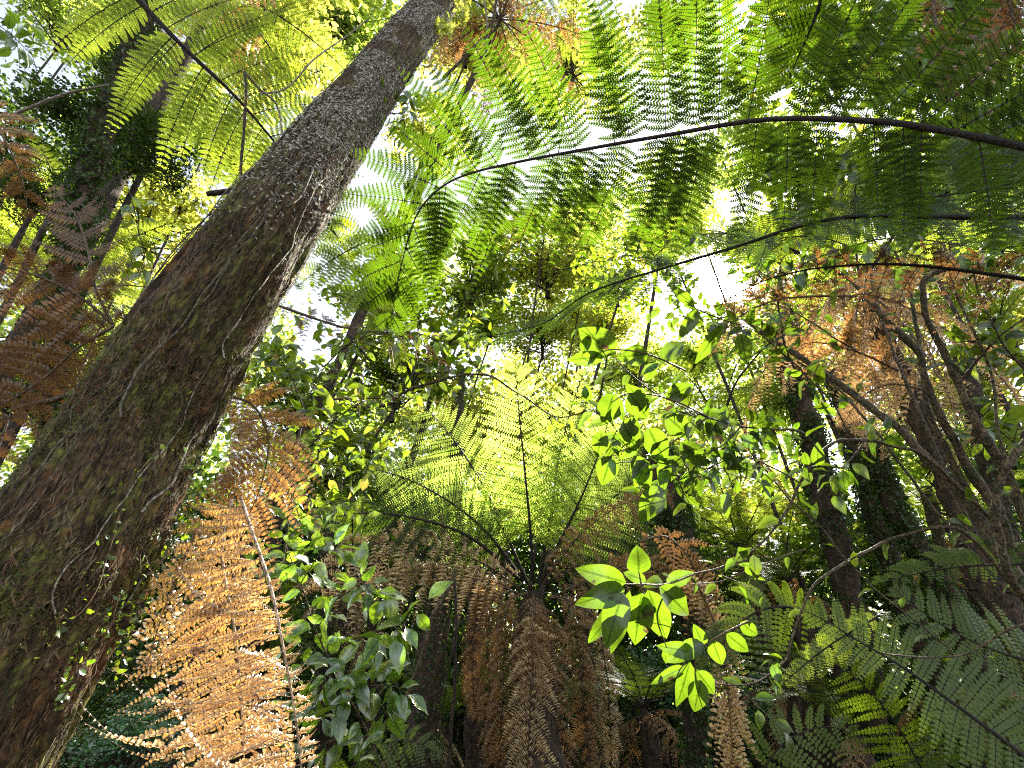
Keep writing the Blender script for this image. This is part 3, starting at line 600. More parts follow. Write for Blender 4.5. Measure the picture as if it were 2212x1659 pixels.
# ---- the long fronds close overhead
def hero(label, pts, matk, ribk, L, npairs, pw, npn, N=None, name='fern_frond', group='fern fronds overhead', cat='frond', seed=0, tilt=(0, 0, 0), **kw):
    q = px(pts); t = thing(name, label, cat, q[0], group)
    frond(t, q, facing(q, tilt) if N is None else nz(np.array(N, float)), L, npairs, pw, npn, (M[matk], M[ribk]), separate=True, rn=np.random.default_rng(seed), **{'fill': 1.1, **kw})
    return t
def cat_prof(a): return lambda t: float(np.interp(t, [x for x, _ in a], [y for _, y in a]))
class Ang:          # leaflet angle along the frond, different on both sides is handled with the interpolation below
    pass
hero('long dark green frond arching right across the top on a thick black stalk', [(2420, 375, 1.22), (2212, 318, 1.3), (2050, 285, 1.36), (1900, 263, 1.42), (1660, 258, 1.52), (1440, 292, 1.62), (1240, 327, 1.7), (1100, 354, 1.76), (1000, 380, 1.82), (940, 415, 1.88), (900, 466, 1.93), (874, 545, 2.0), (856, 625, 2.06), (844, 700, 2.12)],
     'frond', 'rib_dark', .58, 27, .086, 28, ang=(cat_prof([(0, 140), (.15, 122), (.3, 98), (.42, 76), (.66, 56), (.85, 48), (1, 40)]), cat_prof([(0, 140), (.15, 126), (.3, 106), (.42, 92), (.55, 76), (.7, 62), (.85, 50), (1, 42)])), r0=.0096, droop=.02, fwd=.06, lod=T0, start=.06, seed=11, angj=.05, fill=1.15, jit=.07, miss=.01, prof=cat_prof([(0, .62), (.2, .72), (.4, .88), (.52, .92), (.66, .80), (.78, .66), (.9, .48), (.97, .28), (1, .12)]), sides=(.84, 1))
hero('second long frond with a black stalk just above the sun', [(2400, 480, 1.5), (2212, 470, 1.55), (2050, 469, 1.6), (1850, 468, 1.7), (1730, 488, 1.75), (1600, 530, 1.85), (1465, 570, 1.95), (1293, 624, 2.1), (1225, 664, 2.15), (1175, 698, 2.2), (1100, 718, 2.3), (1030, 728, 2.4)],
     'frond', 'rib_dark', .46, 24, .060, 22, ang=(110, 45), r0=.010, droop=.05, fwd=.12, seed=12, tilt=(0, .25, 1.0), prof=cat_prof([(0, .6), (.3, .85), (.6, .9), (.8, .65), (.93, .35), (1, .1)]), sides=(.8, 1))
hero('third stalk at the right edge carrying shrivelled brown leaflets', [(2400, 640, 1.6), (2212, 603, 1.7), (1960, 572, 1.8), (1800, 576, 1.9), (1700, 592, 2.0), (1620, 620, 2.05), (1540, 668, 2.1)],
     'dead_dark', 'rib_dark', .26, 20, .045, 16, ang=(95, 45), r0=.008, droop=.8, seed=13, lod=T0c, miss=.1, fold=.4, jit=.22, angj=.3, name='dead_frond', group='dead brown fronds')
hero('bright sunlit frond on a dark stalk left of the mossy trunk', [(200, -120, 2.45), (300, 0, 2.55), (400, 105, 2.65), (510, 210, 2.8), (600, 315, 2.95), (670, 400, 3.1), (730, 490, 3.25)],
     'frond_sunlit', 'rib_dark', .66, 17, .10, 24, ang=(98, 55), r0=.015, droop=.06, fwd=.16, seed=14, prof=cat_prof([(0, .75), (.3, .85), (.6, .75), (.85, .5), (1, .15)]), tilt=(.1, 0, .2))
hero('paler frond tip crossing behind the mossy trunk above its middle', [(980, 500, 2.9), (900, 500, 2.95), (800, 520, 3.0), (720, 560, 3.1), (640, 620, 3.2)], 'frond_sunlit', 'rib_dark', .34, 14, .05, 16, ang=(80, 40), r0=.006, seed=15)
hero('drooping green frond with thin stalk right of the mossy trunk', [(700, 470, 3.2), (760, 560, 3.2), (800, 640, 3.2), (840, 720, 3.3), (870, 800, 3.4)], 'frond_sunlit', 'rib_dark', .42, 14, .055, 18, ang=(85, 40), r0=.006, seed=16, tilt=(.3, 0, .3))
hero('green frond high above the long stalk, upper right', [(1790, -60, 2.0), (1760, 40, 2.1), (1730, 110, 2.2), (1700, 180, 2.3)], 'frond', 'rib_dark', .30, 10, .045, 18, ang=(85, 45), r0=.007, seed=17)
hero('small green frond crossing the top edge beside the hanging reddish frond', [(2212, 60, 1.9), (2080, 20, 2.0), (1950, 30, 2.1), (1850, 60, 2.2)], 'frond', 'rib_dark', .34, 14, .045, 18, ang=(90, 45), r0=.006, seed=18, tilt=(0, 0, .4))
hero('green frond hanging below the thick stalk at the right edge', [(2330, 330, 1.7), (2240, 380, 1.75), (2120, 410, 1.8), (2000, 430, 1.9), (1900, 470, 2.0)], 'frond', 'rib_dark', .40, 16, .05, 20, ang=(95, 45), r0=.006, seed=19, tilt=(0, 0, .5))
hero('reddish brown dead frond hanging down from the top right', [(2010, -60, 1.45), (2022, 60, 1.45), (2040, 150, 1.42), (2072, 230, 1.4), (2118, 315, 1.4)], 'dead_dark', 'rib_brown', .10, 16, .028, 10, ang=(60, 35), r0=.005, droop=.5, seed=20, lod=T0c, fold=.5, jit=.25, angj=.2, name='dead_frond', group='dead brown fronds')
hero('brown withered frond drooping in the top right corner', [(2170, -80, 1.6), (2180, 0, 1.6), (2195, 70, 1.6), (2200, 150, 1.6)], 'dead_dark', 'rib_brown', .22, 14, .035, 12, ang=(70, 40), r0=.005, droop=.9, seed=21, lod=T0c, fold=.6, jit=.3, angj=.3, name='dead_frond', group='dead brown fronds')
# ---- dead fronds
DK = dict(name='dead_frond', group='dead brown fronds', cat='dead frond', lod=T0c)
hero('sunlit orange dead frond hanging beside the mossy trunk foot', [(520, 1075, 1.5), (545, 1150, 1.42), (585, 1270, 1.32), (612, 1400, 1.26), (640, 1560, 1.22), (655, 1720, 1.18), (660, 1850, 1.15)], 'dead_orange', 'rib_pale', .38, 44, .027, 38, ang=(100, 98), r0=.0045, droop=.34, fwd=-.04, seed=31, fold=.8, jit=.14, angj=.15, vee=.12, dj=.8, miss=.05, lift=.34,
     prof=cat_prof([(0, .35), (.25, .65), (.5, .85), (.8, 1), (1, .8)]), sides=(.13, .95), fill=1.1, **{**DK, 'lod': T0d})
hero('orange dead frond curling behind the sunlit hanging one', [(500, 1080, 1.6), (480, 1200, 1.5), (505, 1350, 1.42), (520, 1500, 1.38), (530, 1700, 1.32)], 'dead_orange', 'rib_pale', .27, 40, .024, 34, ang=(95, 85), r0=.005, droop=.15, seed=32, fold=.45, jit=.15, angj=.2, prof=cat_prof([(0, .5), (.5, .9), (1, .8)]), sides=(.6, .9), fill=1.1, **{**DK, 'lod': T0d})
hero('small orange frond piece tucked against the mossy trunk edge', [(430, 1130, 1.75), (390, 1230, 1.7), (350, 1330, 1.65), (320, 1430, 1.6)], 'dead_orange', 'rib_brown', .20, 10, .035, 14, ang=(75, 45), r0=.004, droop=.6, seed=33, fold=.4, jit=.2, angj=.2, **DK)
hero('brown arching frond just right of the mossy trunk above the orange one', [(462, 866, 2.0), (499, 857, 1.98), (547, 877, 1.95), (575, 925, 1.92), (578, 985, 1.9), (560, 1060, 1.88), (530, 1130, 1.86)], 'dead', 'rib_brown', .26, 16, .038, 18, ang=(70, 50), r0=.005, droop=.35, seed=34, fold=.25, jit=.1, angj=.12, prof=cat_prof([(0, .5), (.3, 1), (.7, 1), (1, .4)]), **DK)
hero('rust brown frond with leaflets splayed upright at the left', [(245, 705, 2.0), (205, 620, 2.0), (190, 540, 2.05), (160, 460, 2.1), (110, 405, 2.15)], 'dead_dark', 'rib_brown', .26, 11, .034, 24, ang=(75, 45), r0=.006, droop=-.1, seed=35, angj=.15, jit=.1, **DK)
hero('rust brown frond stretching to the left edge with hanging leaflets', [(245, 700, 2.0), (170, 640, 1.95), (90, 600, 1.9), (0, 575, 1.85), (-80, 565, 1.8)], 'dead_dark', 'rib_brown', .30, 12, .034, 24, ang=(85, 60), r0=.006, droop=.5, seed=36, angj=.15, jit=.1, **DK)
hero('brown frond spreading down to the left edge under the others', [(245, 705, 2.0), (170, 750, 1.95), (90, 820, 1.9), (10, 870, 1.85), (-70, 900, 1.8)], 'dead_dark', 'rib_brown', .32, 12, .034, 24, ang=(85, 60), r0=.006, droop=.1, seed=37, angj=.12, jit=.1, **DK)
hero('brown frond entering at the left edge near the ivy covered trunk', [(-90, 180, 2.0), (-30, 240, 2.0), (20, 320, 2.0), (50, 400, 2.05), (60, 470, 2.1)], 'dead_dark', 'rib_brown', .22, 10, .034, 24, ang=(80, 50), r0=.005, droop=.3, seed=38, angj=.15, jit=.1, **DK)
hero('dark brown tangle of frond at the left edge above the trunk foot', [(180, 700, 2.1), (120, 740, 2.1), (60, 800, 2.1), (0, 960, 2.0), (-30, 1050, 2.0)], 'dead_dark', 'rib_brown', .30, 11, .034, 24, ang=(95, 60), r0=.006, droop=.5, seed=39, angj=.25, jit=.15, **DK)
hero('withered brown frond draped from the right of the mossy trunk over green bushes', [(600, 660, 3.0), (719, 701, 3.05), (770, 712, 3.1), (888, 732, 3.1), (955, 782, 3.1), (986, 815, 3.1)], 'dead_dark', 'rib_brown', .20, 16, .035, 14, ang=(85, 50), r0=.008, droop=1.3, seed=40, miss=.15, fold=.5, jit=.2, angj=.3, **DK)
hero('short brown dead stalk left of the glowing central fronds', [(720, 862, 3.6), (800, 860, 3.5), (888, 860, 3.4), (950, 872, 3.4), (1006, 890, 3.4)], 'dead', 'rib_brown', .10, 8, .03, 10, ang=(85, 50), r0=.008, droop=1.3, seed=41, miss=.3, fold=.5, jit=.2, angj=.3, sides=(1, 1), **DK)
hero('brown withered frond on the right side under the sun', [(1840, 640, 2.9), (1760, 640, 2.9), (1670, 650, 2.9), (1590, 690, 2.9), (1530, 760, 2.9)], 'dead_dark', 'rib_brown', .34, 16, .045, 16, ang=(75, 45), r0=.007, droop=.7, seed=42, fold=.3, jit=.2, angj=.2, **DK)
hero('brown dead frond lying across the straight grey stem', [(1940, 800, 3.4), (1850, 760, 3.4), (1760, 740, 3.4), (1690, 760, 3.4)], 'dead', 'rib_brown', .40, 16, .06, 16, ang=(80, 45), r0=.008, droop=.7, seed=43, fold=.3, jit=.2, angj=.25, **DK)
hero('tan dead frond hanging between the grey stems', [(1990, 840, 3.6), (1920, 830, 3.6), (1860, 860, 3.6), (1820, 920, 3.6)], 'dead_grey', 'rib_brown', .42, 16, .06, 16, ang=(80, 45), r0=.008, droop=.6, seed=44, fold=.3, jit=.15, angj=.2, **DK)
hero('long orange frond hanging straight down at the lower right', [(1480, 1230, 3.0), (1520, 1290, 3.0), (1560, 1400, 2.95), (1575, 1520, 2.9), (1585, 1680, 2.85)], 'dead_orange', 'rib_brown', .17, 26, .035, 12, ang=(45, 30), r0=.006, droop=.8, seed=45, fold=.4, jit=.2, angj=.2, prof=cat_prof([(0, .5), (.3, .9), (.8, 1), (1, .3)]), **DK)
hero('brown frond hanging with a bent stalk behind the large leaved twig', [(1380, 1170, 3.4), (1440, 1160, 3.4), (1490, 1210, 3.3), (1530, 1300, 3.3), (1550, 1420, 3.2)], 'dead', 'rib_brown', .26, 18, .045, 14, ang=(65, 45), r0=.007, droop=.8, seed=46, fold=.4, jit=.2, angj=.2, **DK)
# ---- low fronds at the right
hero('silvery green frond fanning out at the lower right', [(2300, 1700, 2.0), (2212, 1632, 2.1), (2039, 1504, 2.25), (1937, 1433, 2.35), (1850, 1382, 2.45), (1790, 1345, 2.5), (1720, 1310, 2.6)], 'frond_silver', 'rib_dark', .46, 22, 0.040, 20, ang=(125, 50), r0=.009, droop=.12, fwd=.05, seed=51, tilt=(0, -.2, .5), group='low fern fronds', sides=(.7, 1.0))
hero('dark green comb like frond entering from the right edge', [(2330, 1190, 2.3), (2212, 1217, 2.4), (2100, 1222, 2.5), (2000, 1235, 2.6), (1890, 1262, 2.7)], 'frond_silver', 'rib_dark', .46, 15, 0.036, 20, ang=(88, 60), r0=.006, droop=.5, seed=52, group='low fern fronds', sides=(.25, 1), tilt=(0, 0, .6))
hero('yellow green backlit frond tip pointing down left at the lower right', [(1900, 1330, 2.5), (1830, 1370, 2.5), (1770, 1410, 2.5), (1710, 1460, 2.5), (1654, 1508, 2.5)], 'frond_sunlit', 'rib_dark', .12, 18, .03, 14, ang=(70, 50), r0=.004, droop=.2, seed=53, group='low fern fronds')
hero('green frond drooping left from the broken dark trunk', [(1760, 1330, 2.9), (1690, 1310, 2.9), (1620, 1330, 2.9), (1560, 1390, 2.9), (1520, 1450, 2.9)], 'frond_silver', 'rib_dark', .40, 17, 0.036, 18, ang=(80, 50), r0=.006, droop=.6, seed=54, group='low fern fronds')
hero('low green frond in the bottom right corner', [(2260, 1500, 2.6), (2160, 1560, 2.6), (2050, 1600, 2.6), (1950, 1660, 2.6)], 'frond_silver', 'rib_dark', .42, 17, 0.036, 18, ang=(80, 50), r0=.006, droop=.4, seed=55, group='low fern fronds', tilt=(0, 0, .8))
hero('silvery frond with long level leaflets under the comb like frond', [(2330, 1440, 2.3), (2212, 1425, 2.35), (2090, 1380, 2.4), (1990, 1320, 2.5), (1930, 1270, 2.6)], 'frond_silver', 'rib_dark', .42, 17, 0.032, 20, ang=(100, 50), r0=.006, droop=.15, seed=56, group='low fern fronds', tilt=(0, 0, .6), jit=.1)
hero('green frond rising from below in front of the ivy covered trunk', [(2040, 1780, 2.6), (1980, 1640, 2.6), (1910, 1530, 2.6), (1830, 1450, 2.65), (1740, 1410, 2.7)], 'frond_silver', 'rib_dark', .36, 17, 0.032, 20, ang=(85, 50), r0=.006, droop=.25, seed=57, group='low fern fronds', jit=.1)
hero('low green frond at the bottom edge right of the orange hanging frond', [(1600, 1790, 3), (1640, 1680, 3), (1700, 1600, 3), (1790, 1570, 3), (1870, 1600, 3)], 'frond_silver', 'rib_dark', .40, 17, 0.036, 18, ang=(85, 50), r0=.006, droop=.3, seed=58, group='low fern fronds', jit=.1)
hero('low green frond at the bottom edge left of the skirt of the central tree fern', [(700, 1790, 3.2), (740, 1690, 3.2), (800, 1620, 3.2), (880, 1600, 3.2), (950, 1630, 3.2)], 'frond_silver', 'rib_dark', .36, 17, 0.036, 18, ang=(85, 50), r0=.006, droop=.3, seed=59, group='low fern fronds', jit=.1)
# ---- the central tree fern
def central_fern():
    K = 1.3; c = P(1150, 1275, 4.0*K); b = np.array([c[0], c[1]+.05, -.1]); t = thing('tree_fern', 'central tree fern with a brown shaggy skirt and glowing fronds', 'tree fern', b, 'tree ferns in the forest')
    obj('trunk', fern_trunk_mb(b, c, .19, 77, 500), M['bark_fern'], t, True)
    rn = np.random.default_rng(70)
    FR = [([(1152, 1262, 4.0), (1146, 1150, 3.95), (1132, 1000, 3.9), (1120, 880, 3.85), (1112, 770, 3.8)], .70, 'frond_sunlit', 0),
          ([(1140, 1262, 4.0), (1100, 1170, 4.0), (1050, 1060, 4.0), (980, 950, 4.05), (900, 860, 4.1)], .68, 'frond_sunlit', 1),
          ([(1162, 1262, 4.1), (1188, 1130, 4.25), (1205, 1000, 4.4), (1235, 880, 4.6), (1262, 800, 4.7)], .62, 'frond_sunlit', 2),
          ([(1165, 1262, 4.1), (1230, 1130, 4.4), (1310, 1010, 4.7), (1390, 930, 4.9)], .62, 'frond_sunlit', 10),
          ([(1140, 1262, 4.1), (1080, 1130, 4.4), (1010, 1020, 4.7), (930, 950, 5.0), (850, 915, 5.2)], .64, 'frond_sunlit', 11),
          ([(1165, 1265, 4.0), (1215, 1160, 3.95), (1262, 1060, 3.9), (1300, 960, 3.9), (1320, 880, 3.9)], .60, 'frond_sunlit', 3),
          ([(1130, 1255, 4.0), (1060, 1160, 3.9), (980, 1090, 3.8), (880, 1035, 3.75), (790, 1010, 3.7)], .56, 'frond_sunlit', 4),
          ([(1170, 1260, 4.1), (1240, 1170, 4.3), (1320, 1080, 4.5), (1400, 1020, 4.7), (1470, 990, 4.8)], .60, 'frond_sunlit', 5),
          ([(1120, 1250, 3.9), (1030, 1170, 3.7), (940, 1130, 3.55), (800, 1108, 3.4), (640, 1135, 3.3)], .40, 'frond', 6),
          ([(1175, 1262, 4.1), (1270, 1210, 4.3), (1370, 1180, 4.4), (1480, 1180, 4.5)], .45, 'frond_silver', 9)]
    for q, L, mk_, s in FR:
        p = px([(a_, b_, c_*K) for a_, b_, c_ in q]); frond(t, p, facing(p, (0, -.1, .25)), L*K*1.12, 25, .047*K, 34, (M['frond_backlit' if mk_ == 'frond_sunlit' else mk_], M['rib_dark']), r0=.019, vee=-.12, ang=(86, 52), droop=.10, fwd=.05, rn=np.random.default_rng(200+s), lod=T1, start=.2)
    DD = [([(1130, 1280, 3.9), (1050, 1220, 3.7), (950, 1185, 3.5), (850, 1170, 3.4), (760, 1195, 3.3), (690, 1280, 3.25)], .30, 'dead_grey'),
          ([(1130, 1285, 3.9), (1060, 1260, 3.8), (980, 1240, 3.7), (880, 1235, 3.6), (800, 1260, 3.55)], .20, 'dead_grey'),
          ([(1170, 1265, 3.9), (1240, 1170, 3.8), (1310, 1110, 3.7), (1380, 1080, 3.6), (1450, 1072, 3.6)], .14, 'dead'),
          ([(1190, 1290, 3.9), (1280, 1250, 3.8), (1360, 1220, 3.7), (1430, 1240, 3.7), (1460, 1320, 3.7)], .20, 'dead'),
          ([(1120, 1290, 3.8), (1070, 1260, 3.75), (1030, 1330, 3.7), (1020, 1440, 3.7), (1030, 1560, 3.7)], .09, 'dead'),
          ([(1180, 1290, 3.8), (1230, 1300, 3.75), (1250, 1400, 3.7), (1262, 1520, 3.7), (1275, 1660, 3.65)], .12, 'dead'),
          ([(1200, 1290, 3.9), (1280, 1330, 3.8), (1310, 1450, 3.8), (1318, 1580, 3.75), (1322, 1680, 3.7)], .09, 'dead_orange'),
          ([(1110, 1290, 3.8), (1060, 1330, 3.75), (1055, 1440, 3.7), (1060, 1560, 3.65), (1070, 1700, 3.6)], .10, 'dead'),
          ([(1150, 1300, 3.6), (1150, 1360, 3.5), (1148, 1470, 3.42), (1142, 1600, 3.35), (1135, 1740, 3.3)], .20, 'dead_grey'),
          ([(1170, 1300, 3.75), (1190, 1380, 3.65), (1200, 1500, 3.6), (1210, 1640, 3.55), (1215, 1760, 3.5)], .14, 'dead'),
          ([(1140, 1280, 3.75), (1100, 1300, 3.65), (1090, 1380, 3.6), (1085, 1500, 3.6), (1080, 1640, 3.6)], .13, 'dead'),
          ([(1150, 1290, 3.8), (1160, 1340, 3.68), (1165, 1430, 3.62), (1160, 1540, 3.6), (1150, 1660, 3.55)], .17, 'dead')]
    for i, (q, L, mk_) in enumerate(DD):
        p = px([(a_, b_, c_*K) for a_, b_, c_ in q]); frond(t, p, facing(p, (0, 0, .2)), L*K, 26, .05*K, 20, (M[mk_], M['rib_brown']), r0=.007, ang=(80, 60), droop=.75, fwd=0, rn=np.random.default_rng(300+i), lod=T1c, start=.1, miss=.06, fold=.4, jit=.15, angj=.15, name='dead_frond', prof=cat_prof([(0, .6), (.3, 1), (.8, 1), (1, .4)]))
    for i in range(9):
        a = i*.7*math.pi + rn.normal(0, .2); place_frond(t, ('d' if i % 3 else 'h', i % 3), c - b + np.array([math.cos(a)*.12, math.sin(a)*.12, -.02-.10*(i % 4)]), a, rn.normal(0, .15), rn.normal(0, .2), rn.uniform(.4, .65))
central_fern()
# ---- other tree ferns
tree_fern(1860, 620, 4.8, 'tree fern with a large brown skirt behind the grey stems', 1.1, 10, 'b', 16, 'h', .085, seed=2)
tree_fern(1600, 1190, 12, 'pale tree fern far behind the low arching branch', 1.5, 16, 'b', 3, seed=3)
tree_fern(2050, 1150, 9, 'pale tree fern far behind the fork of the stems', 1.1, 14, 'b', 6, seed=4)
tree_fern(1390, 1530, 6, 'small black tree fern low down right of the central one', .75, 12, 's', 4, r=.09, seed=5)
tree_fern(1720, 1480, 8, 'low tree fern behind the dark trunk right of the orange hanging frond', .9, 12, 's', 5, seed=6)
tree_fern(2120, 1480, 7, 'tree fern behind the silvery frond at the right edge', 1, 12, 's', 8, seed=7)
tree_fern(1700, 1260, 10, 'tree fern with pale fronds left of the ivy covered trunks', 1.2, 14, 's', 3, seed=8)
tree_fern(1010, 620, 15, 'high tree fern behind the tip of the long dark frond', 1.8, 12, 'b', 0, 'd', .07, (-2.5, 0), seed=9)
tree_fern(480, -20, 9, 'high tree fern above the bright frond in the upper left', 1.7, 12, 'b', 6, 'd', seed=10)
tree_fern(1080, 40, 12, 'tree fern with reddish brown dead fronds right of the mossy trunk top', 1.7, 9, 'b', 16, 'd', .06, (-3.5, 0), seed=11)
tree_fern(1560, 930, 15, 'tree fern behind the leafy branches right of the central fern', 1.7, 14, 'b', 4, seed=12)
tree_fern(760, 1230, 7, 'tree fern in the shade behind the glossy leaved shrub', 1, 12, 's', 6, 'h', seed=13)
tree_fern(560, 1480, 6, 'low tree fern in the shade behind the orange frond', .9, 12, 's', 3, seed=14)
tree_fern(100, 640, 7, 'tree fern behind the brown fronds at the left edge', 1.0, 12, 'b', 6, seed=15)
tree_fern(2160, 700, 12, 'tree fern at the right edge behind the right stems', 1.1, 14, 'b', 4, seed=17)
tree_fern(1840, 1580, 5.5, 'knee high tree fern between the ivy trunk and the broken trunk', .6, 11, 's', 2, seed=18)
tree_fern(380, 1640, 5, 'small tree fern at the foot of the mossy trunk', .7, 11, 's', 2, seed=19)
tree_fern(950, 1560, 7, 'small shaded tree fern between the thin stems left of the central fern', .7, 11, 's', 5, 'h', seed=20)
tree_fern(1300, 1080, 16, 'distant tree fern right behind the central one', 1.9, 16, 'b', 2, seed=21)
# ---- the shrub of many stems at the right
def px2(l, z): return [P(u, v, z if not isinstance(z, (list, tuple)) else np.interp(i/(len(l)-1), [0, 1], z)) for i, (u, v) in enumerate(l)]
def leaf_set(mb, c, n, size, rn, T=TL, hang=.5, wid=.55, face=.5, t0=0.15, spread=.03):
    """leaves on short stems alternately along the curve c; returns stem lines"""
    ks = np.linspace(t0, 1, n)*(len(c)-1); T_ = tangents(c); st = []
    O, D, Y, Z = [], [], [], []
    for q, k in enumerate(ks):
        k = int(min(k + rn.normal(0, .5), len(c)-1)) if k < len(c)-1 else len(c)-1; k = max(k, 0)
        tn = T_[k]; view = nz(c[k]-EYE); sd = nz(np.cross(view, tn))*(1 if q % 2 else -1)
        d = nz(sd*rn.uniform(.5, 1.1) + tn*rn.uniform(.2, .9) - UP*hang*rn.uniform(.2, 1.3) + rn.normal(0, .22, 3)); nn = nz(-view*face*rn.uniform(.3, 1.5) + UP*.5 + rn.normal(0, .35, 3))
        y = nz(np.cross(nn, d)); nn = np.cross(d, y); s = size*rn.uniform(.65, 1.2); o = c[k] + d*s*.18
        st.append((c[k], o)); O.append(o); D.append(d*s); Y.append(y*s*wid*rn.uniform(.85, 1.15)); Z.append(nn*s)
    scatter(mb, T, np.array(O), np.array(D), np.array(Y), np.array(Z)); return st
def stemmed(name, label, cat, branches, mat_b, mat_l, group=None, seed=0):
    """branches: (points(u,v,z), width px at base, at end, number of leaves, leaf size m)"""
    rn = np.random.default_rng(seed); p0 = P(*branches[0][0][0]); t = thing(name, label, cat, p0, group)
    for pts, w0, w1, nl, ls in branches:
        q = px(pts); c = spline(q, max(16, 7*len(q))); z = np.interp(np.linspace(0, 1, len(c)), np.linspace(0, 1, len(pts)), [x[2] for x in pts])
        c = c + (np.stack([noise3(c*9+i*7+seed) for i in range(3)], -1)-.5)*.012
        mb = MB(); kn = 1 + .35*np.clip(noise3(c*14+seed)-.55, 0, 1)*2 if w0 > 6 else 1; tube(mb, c, np.linspace(w0, w1, len(c))/2/F_*z*kn*.62, 12 if w0 > 10 else 6, lump=.2 if w0 > 8 else 0, seed=seed); br = obj('branch' if w0 < 14 else 'stem', mb, M[mat_b], t, True)
        if nl:
            lm = MB(); tw = leaf_set(lm, c, nl, ls, rn)
            if nl >= 10:
                for k in range(nl//3):
                    i = rn.integers(len(c)//5, len(c)); e = c[i] + nz(rn.normal(0, 1, 3)*np.array([1, .6, .8]))*rn.uniform(.08, .22); c2 = spline([c[i], (c[i]+e)/2 + rn.normal(0, .012, 3), e], 8)
                    tm = MB(); tube(tm, c2, np.linspace(.0022, .001, 8), 4); obj('twig', tm, M[mat_b], br); tw += leaf_set(lm, c2, int(rn.integers(2, 5)), ls, rn, t0=.4)
            pm = MB()
            for a, b in tw: tube(pm, np.array([a, (a+b)/2 + UP*.002, b]), .0011, 3, closed=False)
            lm.V += pm.V; lm.U += pm.U; lm.F += [f + lm.n for f in pm.F]; lm.M += pm.M; lm.n += pm.n
            obj('leaves', lm, M[mat_l], br)
    return t
Z = 2.6
